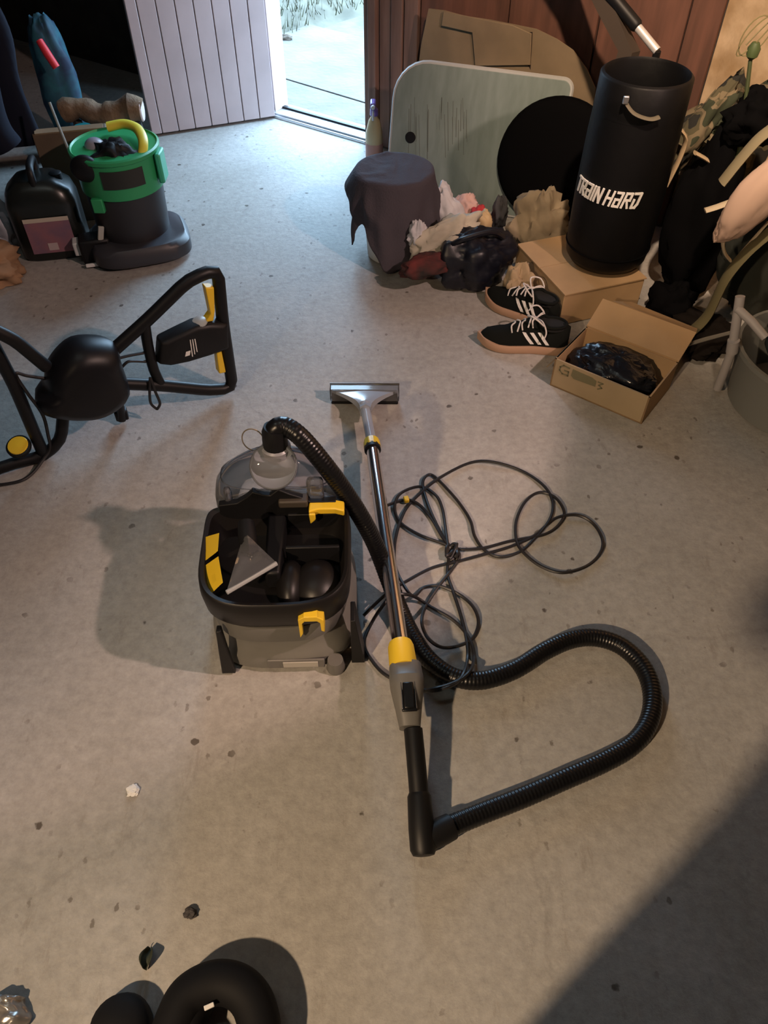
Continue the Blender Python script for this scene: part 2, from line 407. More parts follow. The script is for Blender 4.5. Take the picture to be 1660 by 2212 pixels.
mb = MB().prism([on_j(jm + jn * 0.006, -2.2), on_j(jm + jn * 0.006, 2.4), on_j(jm + jn * 0.85, 2.4), on_j(jm + jn * 0.75, -2.2)], (0, 0, -0.028)); obj('paving_slab', mb, OUTC, apron, bevel=0.003)
GRM = mat('pale_grass', (0.038, 0.045, 0.018), 0.9, rgb2=(0.075, 0.062, 0.04), vscale=4)
def bank_h(x, y):
    p = V((x, y, 0)) - V((-0.72, 5.0, 0)); d = V((0.9, 1.2, 0)).normalized(); nn = V((-d.y, d.x, 0))
    t = p.dot(nn)
    return -0.055 + max(0, min(0.5, (t + 0.05) * 0.28)) + 0.02 * noise.noise(V((x * 3, y * 3, 0)))
def bankf(u, v):
    x = -3.6 + 5.5 * u; y = 4.6 + 5.4 * v; dd = (V((x, y, 0)) - W2).dot(WN)
    if dd < 0.22: x += WN.x * (0.22 - dd); y += WN.y * (0.22 - dd)
    return V((x, y, bank_h(x, y) - (0.02 if bank_h(x, y) < -0.02 else 0)))
gb = obj('grass_bank', MB().grid(bankf, 60, 60), mat('bank_soil', (0.075, 0.068, 0.048), 0.95, var=0.25), loc=(0, 6, 0)); gb['kind'] = 'structure'
mb = MB(); rg = random.Random(3)
for i in range(9000):
    x = rg.uniform(-1.8, 0.6); y = rg.uniform(4.8, 8.0); hh = bank_h(x, y)
    if hh < -0.03 or (V((x, y, 0)) - W2).dot(WN) < 0.25 or rg.random() > 0.4 + 0.6 * (noise.noise(V((x * 2.5, y * 2.5, 4))) + 0.5): continue
    L_ = rg.uniform(0.03, 0.09); a = rg.uniform(0, 6.28); wv = V((math.cos(a), math.sin(a), 0)) * 0.004; tip = V((rg.uniform(-.03, .03), rg.uniform(-.03, .03), L_))
    b0 = V((x, y, hh)); mb.add([b0 - wv, b0 + wv, b0 + tip], [[0, 1, 2]])
g = obj('grass', mb, GRM, loc=(0, 6, 0), smooth=0); g['kind'] = 'stuff'; tag(g, 'thin pale green grass on the bank outside the doorway', 'grass')
for k, (px, py, r) in enumerate(((618, 92, 0.035), (601, 60, 0.016), (640, 118, 0.014))):
    c = G(px, py, -0.05); mb = MB().ball(c + V((0, 0, r * .5)), (r * 1.3, r, r * .8), fn=crumple(k + 20, 0.3))
    tag(obj('stone', mb, mat('brown_stone', (0.07, 0.05, 0.035), 0.9), loc=c), ['brown stone at the foot of the grass bank outside', 'small pale stone in the grass left of the brown stone', 'small stone on the concrete right of the brown stone'][k], 'stone')
# white downpipe with a hook outside the left jamb
c = WP(-DOOR_W + 0.012, 0, 0.35)
pt = thing('downpipe', 'thin white pipe with a hooked top outside the left door jamb', 'pipe', (c.x, c.y, -0.03))
p0 = P(588, 190, 4.45); p1 = P(572, 70, 4.5)
obj('pipe_shaft', MB().tube([V((p0.x, p0.y, -0.03)), V((p0.x, p0.y, 0.25)), V((p1.x, p1.y, 0.32))], 0.011, 8), WHITE, pt)
hk = [V((p1.x, p1.y, 0.32)) + V((0.02 * math.sin(t), 0, 0.02 - 0.02 * math.cos(t))) for t in [i * 0.4 for i in range(9)]]
obj('hook', MB().tube(hk, 0.006, 8), WHITE, pt)

# ------------------------------------------------------------------ things along the back wall
# big cardboard sheet leaning on the boards
cp0 = WP(0.2, 0, -0.055); cn = (WN + V((0, 0, 0.04))).normalized()
cpx = [(905, 150), (912, 95), (928, 18), (962, 22), (1005, 34), (1060, 42), (1110, 52), (1160, 62), (1205, 84), (1240, 108), (1270, 150), (1288, 190), (1283, 235), (1262, 300), (1230, 330)]
poly = [PL(x, y, cp0, cn) for x, y in cpx]
poly += [V((poly[-1].x, poly[-1].y, 0.02)), V((poly[0].x, poly[0].y, 0.02))]
mb = MB(); mb.prism(poly, -WN * 0.006)
cs = thing('cardboard_sheet', 'large torn cardboard sheet leaning on the wall behind the grey board', 'cardboard', WP(0.7, 0, -0.05))
obj('sheet', mb, CARDD, cs)
for x0, y0, x1, y1, wd in ((1150, 68, 1146, 150, 3), (1030, 55, 1025, 150, 1.5)):
    q = [PL(x0 - wd, y0, cp0, cn), PL(x0 + wd, y0, cp0, cn), PL(x1 + wd, y1, cp0, cn), PL(x1 - wd, y1, cp0, cn)]
    obj('fold_slit', MB().prism([p - WN * 0.0065 for p in q], -WN * 0.002), mat('slit_dark', (0.03, 0.02, 0.015), 0.9), cs)
# flap folded over the top
f0 = [PL(x, y, cp0 - WN * 0.012, cn) for x, y in ((960, 24), (1110, 54), (1150, 72), (1147, 140), (1028, 142), (1022, 70), (955, 55))]
obj('folded_flap', MB().prism(f0, -WN * 0.006), CARDD, cs, bevel=0.002)

# grey table board with rounded corners and a hole, leaning
ga = G(852, 430); gb_ = G(1150, 480); gu = (gb_ - ga).normalized(); gn0 = V((-gu.y, gu.x, 0)); gn0 = gn0 if gn0.y > 0 else -gn0
gn = (gn0 * math.cos(0.24) - V((0, 0, 1)) * math.sin(0.24)).normalized(); gv = gu.cross(gn); gv = gv if gv.z > 0 else -gv
tl = PL(846, 200, ga, gn); tr = PL(1240, 160, ga, gn); tp = PL(1010, 147, ga, gn)
x0 = (PL(845, 300, ga, gn) - ga).dot(gu); x1 = (tr - ga).dot(gu); zt_ = (tp - ga).dot(gv)
def rr_poly(x0, x1, z0, z1, rads, n=7):
    out = []
    for (cx, cz, a0_, r) in ((x0, z0, PI, rads[0]), (x1, z0, 1.5 * PI, rads[1]), (x1, z1, 0, rads[2]), (x0, z1, PI / 2, rads[3])):
        sx = 1 if cx == x0 else -1; sz = 1 if cz == z0 else -1
        for k in range(n + 1): a = a0_ + k / n * PI / 2; out.append((cx + sx * r + r * math.cos(a), cz + sz * r + r * math.sin(a)))
    return out
def board(name, x0, x1, z0, z1, rads, th, material, parent, org, u, vv, nn, bevel=0.004):
    return obj(name, MB().prism([org + u * a + vv * b_ for a, b_ in rr_poly(x0, x1, z0, z1, rads)], nn * th), material, parent, bevel=bevel)
gt = thing('table_board', 'grey green table top with round corners leaning on its edge by the wall', 'board', (ga + gb_) / 2)
GRB = mat('grey_green_laminate', (0.20, 0.25, 0.235), 0.55, rgb2=(0.16, 0.205, 0.19), vscale=5, stretch=(6, 6, 0.5))
obj('board_panel', MB().prism([ga + gu * a + gv * b_ for a, b_ in rr_poly(x0, x1, 0.012, zt_, (0.03, 0.03, 0.03, 0.13))], gn * 0.02), GRB, gt, bevel=0.003)
edge = [ga + gu * a + gv * b_ + gn * 0.01 for a, b_ in rr_poly(x0, x1, 0.012, zt_, (0.03, 0.03, 0.03, 0.13))]
obj('edge_band', MB().tube(edge, 0.0105, 6, close=True), mat('pale_edge_band', (0.42, 0.43, 0.42), 0.5), gt)
hp = PL(887, 297, ga, gn); obj('hole_disc', MB().lathe([(0.0, -0.003), (0.019, -0.003), (0.021, 0.0), (0.021, 0.004)], hp - gn * 0.001, 20, gn), BLACK, gt)  # black disc stands in for the hole's dark inside
rg = random.Random(5)
SCR = mat('board_scratch', (0.12, 0.14, 0.125), 0.8)
mb = MB()
for i in range(26):
    px = rg.uniform(880, 1010); ya = rg.uniform(210, 260); yb = ya + rg.uniform(30, 110)
    a = PL(px, ya, ga, gn) - gn * 0.0006; b_ = PL(px + rg.uniform(-2, 2), yb, ga, gn) - gn * 0.0006; wq = gu * rg.uniform(0.0006, 0.0016)
    mb.add([a - wq, a + wq, b_ + wq, b_ - wq], [[0, 1, 2, 3]])
o = obj('scratch', mb, SCR, gt, smooth=0); o['kind'] = 'stuff'

# spray bottle by the jamb
bc = G(809, 350); bc = V((bc.x, bc.y + 0.03, 0))
sb = thing('spray_bottle', 'cream plastic bottle with a purple trigger cap beside the door jamb', 'bottle', bc)
BOT = mat('cream_bottle', (0.62, 0.50, 0.30), 0.4)
obj('bottle_body', MB().lathe([(0.034, 0.0), (0.038, 0.006), (0.038, 0.09), (0.036, 0.12), (0.024, 0.165), (0.014, 0.18), (0.013, 0.19)], bc, 24), BOT, sb)
obj('label_band', MB().lathe([(0.0385, 0.01), (0.0388, 0.012), (0.0388, 0.072), (0.0385, 0.074)], bc, 24, cap=False), mat('faded_pink_label', (0.55, 0.30, 0.26), 0.6), sb)
PUR = mat('purple_plastic', (0.20, 0.12, 0.42), 0.35)
obj('neck_collar', MB().lathe([(0.017, 0.186), (0.018, 0.188), (0.017, 0.21), (0.012, 0.215)], bc, 20), PUR, sb)
obj('spray_head', MB().box(bc + V((-0.004, -0.01, 0.232)), (0.024, 0.062, 0.03)), PUR, sb, bevel=0.007)
obj('nozzle_tip', MB().lathe([(0.009, 0), (0.008, 0.014), (0.004, 0.016)], bc + V((-0.004, -0.04, 0.234)), 12, (0, -1, 0.05)), WHITE, sb)
obj('trigger', MB().tube([bc + V((-0.004, -0.026, 0.222)), bc + V((-0.004, -0.036, 0.2)), bc + V((-0.004, -0.03, 0.176))], 0.005, 8), mat('white_plastic', (0.62, 0.6, 0.66), 0.4), sb)

# white bucket under a dark cloth
bk = V((0.03, 2.66, 0)); BR, BH = 0.120, 0.295
bu = thing('bucket', 'white plastic bucket standing under a dark towel', 'bucket', bk)
obj('bucket_body', MB().lathe([(0.092, 0.0), (0.097, 0.004), (BR - 0.006, BH - 0.02), (BR, BH - 0.016), (BR, BH), (BR - 0.005, BH), (0.09, 0.012), (0.0, 0.01)], bk, 36), WHITE, bu)
obj('bucket_lid', MB().lathe([(BR + 0.002, BH), (BR + 0.003, BH + 0.01), (BR - 0.01, BH + 0.014), (0.001, BH + 0.011)], bk, 36), WHITE, bu)
def drape(u, v):
    a = u * 2 * PI; d = V((math.cos(a), math.sin(a), 0))
    sv = V((d.x * 1.7, d.y * 1.7, 3.1)); hem = 0.20 + 0.05 * noise.noise(sv * 2.0) + 0.085 * max(0, math.cos(a + 1.25)) ** 2 + 0.012 * math.sin(a * 5)
    hem -= 0.10 * max(0, 1 - abs(a - 4.05) / 0.45); hem += 0.04 * max(0, 1 - abs(a - 3.35) / 0.4)
    RT = BR + 0.012
    if v < 0.4:
        r = v / 0.4 * RT; wr = 0.006 * noise.noise(V((d.x * r * 22, d.y * r * 9, 1))) - 0.004 * abs(noise.noise(V((d.x * r * 40, d.y * r * 14, 7))))
        if d.x < 0: wr += 0.008 * (r / RT) * max(0, noise.noise(V((d.x * r * 20, d.y * r * 30, 2))))
        return bk + V((d.x * r, d.y * r, BH + 0.022 + wr))
    t = (v - 0.4) / 0.6; dz = t * hem
    fold = math.sin(a * 6 + 3 * noise.noise(sv)) * 0.007 + math.sin(a * 3 + 1) * 0.012 + noise.noise(V((d.x * 3, d.y * 3, t * 2))) * 0.02
    r = RT + 0.004 + (0.012 + fold) * min(1, t * 2.2) + 0.012 * t
    r = max(r, RT + 0.003 - 0.012 * t)
    if d.x < -0.5 and t < 0.55: r += 0.03 * math.sin(t / 0.55 * PI) * (-d.x - 0.5) * 2
    return bk + V((d.x * r, d.y * r, BH + 0.018 - 0.012 * min(1, t * 6) - dz))
TOW = mat('dark_towel', (0.075, 0.066, 0.078), 0.92, spec=0.15, bump=0.3, bscale=160)
tag(obj('towel', MB().grid(drape, 96, 46, True), TOW, loc=bk, smooth=179, solid=0.004), 'dark grey towel draped over the white bucket near the door', 'towel')

# round black pad leaning on the grey board
dc = P(1200, 350, 2.92); dn = (V((-0.35, -1, 0.28))).normalized()
DR = 0.215
# drop it until its rim meets the floor level or rests on the heap behind the bag
mb = MB().lathe([(0.0, 0.035), (DR - 0.05, 0.033), (DR - 0.012, 0.024), (DR, 0.008), (DR, -0.012), (DR - 0.01, -0.024), (0.0, -0.026)], dc, 48, dn)
pd = thing('round_cushion', 'large round black pad leaning between grey board and punching bag', 'cushion', V((dc.x, dc.y, 0)))
obj('cushion_pad', mb, BLACKF, pd, smooth=60)
ring = [dc + (V((0, 0, 1)).rotation_difference(dn)) @ V(((DR + 0.001) * math.cos(a), (DR + 0.001) * math.sin(a), -0.002)) for a in [2 * PI * i / 48 for i in range(48)]]
obj('piping', MB().tube(ring, 0.005, 6, close=True), BLACKF, pd)

# ------------------------------------------------------------------ cardboard box with the punching bag on it
cb0 = G(1207, 705); cb1 = G(1348, 674); cu = (cb1 - cb0).normalized(); cv = V((-cu.y, cu.x, 0)); CW = (cb1 - cb0).length; CD = 0.34; CH = 0.115
kb = thing('cardboard_box', 'closed low cardboard box under the punching bag beside the sneakers', 'box', cb0 + cu * CW / 2 + cv * CD / 2)
def cbp(a, b_, z): return cb0 + cu * a + cv * b_ + V((0, 0, z))
mb = MB().prism([cbp(0, 0, 0.002), cbp(CW + 0.05, 0, 0.002), cbp(CW + 0.05, CD, 0.002), cbp(0, CD, 0.002)], (0, 0, CH)); obj('carton', mb, CARD, kb, bevel=0.003)
mb = MB().prism([cbp(-0.002, -0.004, CH + 0.003), cbp(CW + 0.054, -0.004, CH + 0.003), cbp(CW + 0.054, CD * 0.5, CH + 0.004), cbp(-0.002, CD * 0.5, CH + 0.004)], (0, 0, 0.004)); obj('top_flap', mb, CARD, kb)
mb = MB().prism([cbp(-0.002, CD * 0.51, CH + 0.003), cbp(CW + 0.054, CD * 0.51, CH + 0.003), cbp(CW + 0.054, CD, CH + 0.003), cbp(-0.002, CD, CH + 0.003)], (0, 0, 0.004)); obj('top_flap', mb, CARD, kb)
mb = MB().prism([cbp(0.01, -0.001, 0.01), cbp(CW * 0.96, -0.001, 0.01), cbp(CW * 1.0, -0.05, CH - 0.01), cbp(CW * 0.25, -0.06, CH + 0.008), cbp(0.01, -0.02, CH)], V((0, 0, 0.004)))
# punching bag
BZ = CH + 0.009
pbc = V((0.745, 2.40, 0)); PR = 0.136; PH = 0.585
pb = thing('punching_bag', 'tall black punching bag with white lettering standing on a cardboard box', 'punching bag', pbc + V((0, 0, BZ)))
BAGM = mat('black_vinyl', (0.004, 0.004, 0.0045), 0.5, spec=0.16, bump=0.15, bscale=25)
prof = [(0.0, 0.0), (PR - 0.06, 0.001), (PR - 0.02, 0.012), (PR - 0.004, 0.035), (PR, 0.07), (PR + 0.003, 0.25), (PR, 0.42), (PR - 0.006, PH - 0.03), (PR - 0.008, PH), (PR - 0.014, PH + 0.004), (PR - 0.018, PH - 0.004), (PR - 0.022, PH - 0.075), (0.0, PH - 0.085)]
obj('bag_body', MB().lathe(prof, pbc + V((0, 0, BZ)), 56), BAGM, pb, smooth=50)
obj('rim_band', MB().lathe([(PR - 0.006, PH - 0.10), (PR - 0.0025, PH - 0.098), (PR - 0.0045, PH - 0.004), (PR - 0.008, PH)], pbc + V((0, 0, BZ)), 56, cap=False), BAGM, pb)
obj('bag_base_seam', MB().tube([pbc + V((math.cos(a) * (PR + .0005), math.sin(a) * (PR + .0005), BZ + 0.07)) for a in [2 * PI * i / 48 for i in range(48)]], 0.003, 5, close=True), BLACKF, pb)
# carrying strap on the rim
sa = -1.95
st_pts = spline([pbc + V((math.cos(sa + t) * (PR + 0.004 + b_), math.sin(sa + t) * (PR + 0.004 + b_), BZ + PH - 0.032 - dz)) for t, b_, dz in ((-0.25, 0, 0), (0.0, 0.010, 0.025), (0.3, 0.012, 0.036), (0.5, 0.004, 0.034))], 6)
obj('strap', MB().tube(st_pts, 0.008, 8, flat=0.35), mat('olive_strap', (0.10, 0.085, 0.055), 0.8), pb)
obj('buckle', MB().box(st_pts[2] + V((-0.006, -0.008, 0.012)), (0.016, 0.008, 0.022)), ALU, pb, bevel=0.003)
# lettering: TRAIN HARD, squared italic strokes wrapped round the bag
GL = {'T': [[(0, 1), (1, 1)], [(.5, 1), (.5, 0)]], 'R': [[(0, 0), (0, 1)], [(0, 1), (.95, 1), (.95, .52), (.1, .52)], [(.45, .5), (1, 0)]],
      'A': [[(.05, 1), (.95, 1), (.95, 0), (.05, 0), (.05, .5), (.95, .5)]], 'I': [[(.5, 0), (.5, 1)]], 'N': [[(0, 0), (0, 1), (1, 0), (1, 1)]],
      'H': [[(0, 0), (0, 1)], [(0, .5), (1, .5)], [(1, 0), (1, 1)]], 'D': [[(.1, 0), (.1, .55)], [(-.1, 1), (1, 1), (1, .25), (.75, 0), (.1, 0)]]}
LH_, LW_, LS_ = 0.043, 0.0166, 0.0062
txt = 'TRAIN HARD'; wdt = {'I': 0.0096, ' ': 0.008}
tot = sum(wdt.get(c, LW_ + LS_ + 0.0034) for c in txt)
a_mid = math.atan2(-1, -0.32) - 0.36; zb = BZ + 0.255
def bagp(x, z, dr): a = a_mid + x / PR; return pbc + V((math.cos(a) * (PR + 0.003 + dr), math.sin(a) * (PR + 0.003 + dr), z))
def stroke(mb, a, b_, wd):
    a = V((a[0], a[1])); b_ = V((b_[0], b_[1])); d = (b_ - a); n_ = max(1, int(d.length / 0.008)); d.normalize(); q = V((-d.y, d.x)) * wd / 2
    a = a - d * wd / 2; b_ = b_ + d * wd / 2
    vs = []
    for k in range(n_ + 1):
        c = a + (b_ - a) * k / n_
        for s_ in (1, -1):
            p = c + q * s_; vs += [bagp(p.x, zb + p.y, 0.0035), bagp(p.x, zb + p.y, -0.001)]
    fs = []
    for k in range(n_):
        o_ = 4 * k; fs += [[o_, o_ + 4, o_ + 6, o_ + 2], [o_ + 1, o_ + 3, o_ + 7, o_ + 5], [o_, o_ + 1, o_ + 5, o_ + 4], [o_ + 2, o_ + 6, o_ + 7, o_ + 3]]
    fs += [[0, 2, 3, 1], [4 * n_, 4 * n_ + 1, 4 * n_ + 3, 4 * n_ + 2]]
    mb.add(vs, fs)
xc = -tot / 2; word = None
for ch in txt:
    if ch == ' ': xc += wdt[' ']; continue
    wq = 0.0 if ch == 'I' else LW_
    mb = MB()
    for pl_ in GL[ch]:
        for a, b_ in zip(pl_, pl_[1:]):
            f = lambda q: (xc + LS_ / 2 + (q[0] - (0.5 if ch == 'I' else 0)) * wq + q[1] * LH_ * 0.22, q[1] * LH_)
            stroke(mb, f(a), f(b_), LS_)
    obj('letter', mb, PRINT, pb, smooth=0, label='white printed letter')
    xc += wdt.get(ch, LW_ + LS_ + 0.0034)

# pipe with bright end sticking up behind the bag
p0 = P(1385, 130, 2.62); p1 = P(1340, 20, 2.75)
pp = thing('vacuum_pipe', 'dark pipe with a bright metal end rising behind the punching bag', 'pipe', V((p0.x + 0.05, p0.y, 0)))
dq = (P(1330, 0, 2.78) - P(1412, 100, 2.66)).normalized(); pa = P(1412, 100, 2.66)
obj('metal_end', MB().tube([pa - dq * 0.02, pa + dq * 0.075], 0.013, 14), mat('bright_steel', (0.85, 0.83, 0.82), 0.38, 0.55), pp)
obj('dark_sleeve', MB().tube([pa + dq * 0.075, pa + dq * 0.085, pa + dq * 0.5], [0.014, 0.02, 0.02], 14), BLACK, pp)
obj('lower_pipe', MB().tube([V((pa.x + 0.035, pa.y + 0.06, 0.0)), pa - dq * 0.02], 0.012, 12), BLACK, pp)
pa2 = P(1372, 118, 2.66)
bp2 = thing('wooden_post', 'dark brown square post leaning left of the bright pipe end', 'post', V((pa2.x + 0.03, pa2.y + 0.04, 0)))
q0 = P(1360, 110, 2.70); q1 = P(1315, 20, 2.80)
mb = MB().tube([V((q0.x - 0.06, q0.y - 0.01, 0.0)), q0, q1, q1 + (q1 - q0) * 1.5], 0.035, 4); obj('post_shaft', mb, mat('dark_brown_post', (0.05, 0.035, 0.025), 0.8), bp2)

# ------------------------------------------------------------------ black holdall right of the punching bag, camouflage heap
heap('black_sack', (1.035, 2.40, 0.26), (0.105, 0.09, 0.31), BLACKF, 11, 'slumped black sack standing between punching bag and camouflage jacket', 'sack', 0.25, 1.6)
heap('shade_heap', (1.02, 2.10, 0.03), (0.11, 0.12, 0.055), mat('brown_black_shade', (0.010, 0.008, 0.007), 0.95, spec=0.1), 27, 'dark brown trousers added for the shadow and clutter between open box and grey bin', 'filler', 0.3, 1.8, base=0.0)  # added dark heap; covers lit floor where shadow and clutter belong
heap('shade_heap_rear', (0.965, 2.26, 0.04), (0.085, 0.07, 0.08), BLACKF, 29, 'black hoodie added for the shadow and clutter at the foot of the black sack behind the open box', 'infill', 0.3, 1.8, base=0.0)  # added black heap, its colour gives the shade below the sack
camo = thing('camouflage_jacket', 'camouflage jacket with tan straps heaped by the plaster wall', 'jacket', V((1.22, 2.62, 0)))
heap('jacket_body', (1.17, 2.68, 0.28), (0.13, 0.09, 0.31), M_CAMO, 4, None, None, 0.3, 2.2, parent=camo)
heap('sleeve', P(1500, 290, 2.46), (0.05, 0.05, 0.17), M_CAMO, 6, None, None, 0.3, 2.0, rot=Matrix.Rotation(0.5, 3, 'Y'), base=None, parent=camo)
heap('hood', P(1560, 270, 2.5), (0.12, 0.08, 0.07), M_CAMO, 8, None, None, 0.35, 2.4, base=None, parent=camo)
TAN = mat('tan_strap', (0.42, 0.31, 0.19), 0.85)
def strap(pts, y, r, name='strap', m_=TAN, par=camo, flat=0.35):
    return obj(name, MB().tube(spline([P(a, b_, y) for a, b_ in pts], 6), r, 8, flat=flat), m_, par)
strap([(1462, 270), (1482, 300), (1470, 340), (1448, 385), (1440, 400)], 2.38, 0.016)
strap([(1502, 330), (1535, 350), (1560, 380)], 2.38, 0.015)
# pack
bpk = thing('backpack', 'dark backpack with pale edging at the right edge above the grey bin', 'backpack', V((1.22, 2.25, 0)))
DGR = mat('dark_green_canvas', (0.022, 0.026, 0.020), 0.9)
heap('pack_body', (1.235, 2.28, 0.25), (0.14, 0.10, 0.27), DGR, 15, None, None, 0.2, 1.7, parent=bpk)
PALE = mat('pale_edging', (0.50, 0.42, 0.30), 0.8)
strap([(1524, 455), (1550, 447), (1580, 436)], 2.1, 0.014, 'edging', PALE, bpk)
strap([(1574, 490), (1563, 520), (1566, 545), (1578, 562)], 2.1, 0.013, 'edging', PALE, bpk)
strap([(1560, 395), (1600, 345), (1640, 300), (1680, 270)], 2.1, 0.024, 'shoulder_strap', mat('khaki_strap', (0.24, 0.20, 0.12), 0.85), bpk)
strap([(1590, 560), (1625, 520), (1660, 480)], 2.08, 0.007, 'edging', PALE, bpk)
strap([(1490, 720), (1530, 680), (1570, 600), (1620, 540), (1680, 490)], 2.06, 0.025, 'hip_strap', mat('dark_khaki', (0.11, 0.095, 0.045), 0.9), bpk)
pkc = P(1640, 420, 2.02)
heap('pink_cloth', pkc, (0.06, 0.05, 0.16), mat('pale_pink_cloth', (0.52, 0.36, 0.28), 0.85), 19, 'pale pink cloth hanging over the backpack at the right edge', 'cloth', 0.12, 1.3, rot=Matrix.Rotation(0.45, 3, 'Y'), base=None)
heap('black_cloth', P(1640, 255, 2.36), (0.10, 0.07, 0.075), BLACKF, 23, 'black cloth lying high against the stained plaster wall', 'cloth', 0.3, 2.0, base=None)
rd = thing('fishing_rod', 'thin green rod standing against the stained plaster wall', 'rod', V((1.24, 2.38, 0)))
r0, r1 = P(1600, 320, 2.36), P(1622, 130, 2.4)
obj('rod_shaft', MB().tube([V((r0.x - 0.03, r0.y, 0.0)), r0, r1], [0.008, 0.007, 0.006], 8), mat('green_rod', (0.05, 0.065, 0.025), 0.6), rd)
obj('rod_tip', MB().lathe([(0.004, 0), (0.016, 0.01), (0.018, 0.03), (0.01, 0.045)], r1, 12), mat('green_tip', (0.06, 0.09, 0.03), 0.6), rd)
obj('line_coil', MB().tube([r1 + V((0.04 * math.cos(a) - 0.005, 0.0, 0.06 + 0.05 * math.sin(a * 1.1))) for a in [i * 0.3 for i in range(50)]], 0.002, 5), mat('olive_line', (0.2, 0.17, 0.08), 0.7), rd)

# ------------------------------------------------------------------ laundry heap between bucket and bag
def sheetlet(name, pts, y, material, label, cat, th=0.012, bow=0.02, back=0.0):
    c = sum((P(a, b_, y) for a, b_ in pts), V((0, 0, 0))) / len(pts)
    n = len(pts); ring = [P(a, b_, y + back * i / n) for i, (a, b_) in enumerate(pts)]
    mb = MB(); mb.add(ring + [c + V((0, -bow, 0))] + [p + V((0, th, 0)) for p in ring] + [c + V((0, th, 0))],
                      [[i, (i + 1) % n, n] for i in range(n)] + [[n + 1 + (i + 1) % n, n + 1 + i, 2 * n + 1] for i in range(n)] + [[i, n + 1 + i, n + 1 + (i + 1) % n, (i + 1) % n] for i in range(n)])
    o = obj(name, mb, material, loc=V((c.x, c.y, max(0, c.z - 0.08))), smooth=50, subd=1); return tag(o, label, cat)
WCL = mat('white_cloth', (0.58, 0.57, 0.60), 0.8, bump=0.3, bscale=30)
heap('white_cloth', P(966, 455, 2.70), (0.055, 0.05, 0.10), WCL, 31, 'pointed white cloth standing in the heap right of the bucket', 'cloth', 0.30, 1.5, rot=Matrix.Rotation(-0.35, 3, 'Y'), base=0.0)
heap('pink_bundle', P(1008, 455, 2.80), (0.055, 0.05, 0.06), mat('pale_rose_cloth', (0.58, 0.38, 0.34), 0.8), 33, 'pale pink bundle in the heap behind the cream shirt', 'cloth', 0.25, 2.0, base=None)
heap('red_cloth', P(1036, 468, 2.74), (0.035, 0.04, 0.04), mat('red_cloth', (0.42, 0.03, 0.035), 0.8), 35, 'small bright red cloth beside the pink bundle', 'cloth', 0.3, 2.0, base=None)
heap('cream_shirt', P(962, 515, 2.50), (0.135, 0.06, 0.065), mat('cream_cloth', (0.50, 0.45, 0.36), 0.85, var=0.2), 37, 'cream shirt rolled up on the floor right of the bucket', 'shirt', 0.28, 1.8, rot=rotz(0.25) @ Matrix.Rotation(-0.5, 3, 'Y'), base=0.0)
heap('white_rag', P(905, 515, 2.50), (0.04, 0.03, 0.055), WCL, 39, 'small white rag tucked against the right side of the bucket', 'rag', 0.4, 1.6, base=0.0)
heap('tan_pouch', P(1043, 488, 2.60), (0.036, 0.04, 0.06), mat('tan_leather', (0.50, 0.36, 0.19), 0.6), 41, 'tan leather pouch in the heap above the black holdall', 'pouch', 0.2, 1.5, base=None)
heap('dark_jumper', P(925, 572, 2.40), (0.11, 0.05, 0.04), mat('dark_red_cloth', (0.13, 0.022, 0.02), 0.9, rgb2=(0.02, 0.015, 0.014), vscale=14), 43, 'dark red and black jumper rolled on floor before the cream shirt', 'jumper', 0.25, 1.8, rot=rotz(0.45), base=0.0)
heap('grey_sock', P(1080, 462, 2.74), (0.03, 0.03, 0.07), mat('dark_grey_cloth', (0.05, 0.05, 0.055), 0.85), 45, 'dark grey sock standing behind the black holdall', 'sock', 0.3, 2.0, base=None)
hd = thing('holdall', 'glossy black holdall with a blue sheen lying beside the sneakers', 'bag', V((0.36, 2.46, 0)))
HB = mat('navy_black_nylon', (0.005, 0.006, 0.012), 0.4, bump=0.25, bscale=14)
heap('holdall_body', V((0.315, 2.470, 0.085)), (0.148, 0.105, 0.112), HB, 47, None, None, 0.22, 1.5, rot=rotz(0.35), parent=hd, nu=56, nv=36)
hc = V((0.315, 2.470, 0.167)); obj('carry_handle', MB().tube(spline([hc + V((-0.09, -0.05, 0)), hc + V((-0.05, -0.075, 0.035)), hc + V((0.04, -0.04, 0.04)), hc + V((0.09, 0.0, 0))], 6), 0.009, 8), HB, hd)
# tan canvas heap and paper between holdall and carton
heap('canvas_bag', V((0.56, 2.64, 0.10)), (0.11, 0.08, 0.15), mat('tan_canvas', (0.26, 0.205, 0.135), 0.9, var=0.2, vscale=12), 51, 'crumpled tan canvas bag slumped left of the punching bag', 'bag', 0.35, 2.0)
heap('paper_sack', V((0.458, 2.345, 0.05)), (0.055, 0.05, 0.085), mat('kraft_paper', (0.37, 0.27, 0.16), 0.85, var=0.15), 53, 'crushed brown paper sack behind the upper sneaker', 'sack', 0.4, 2.2)

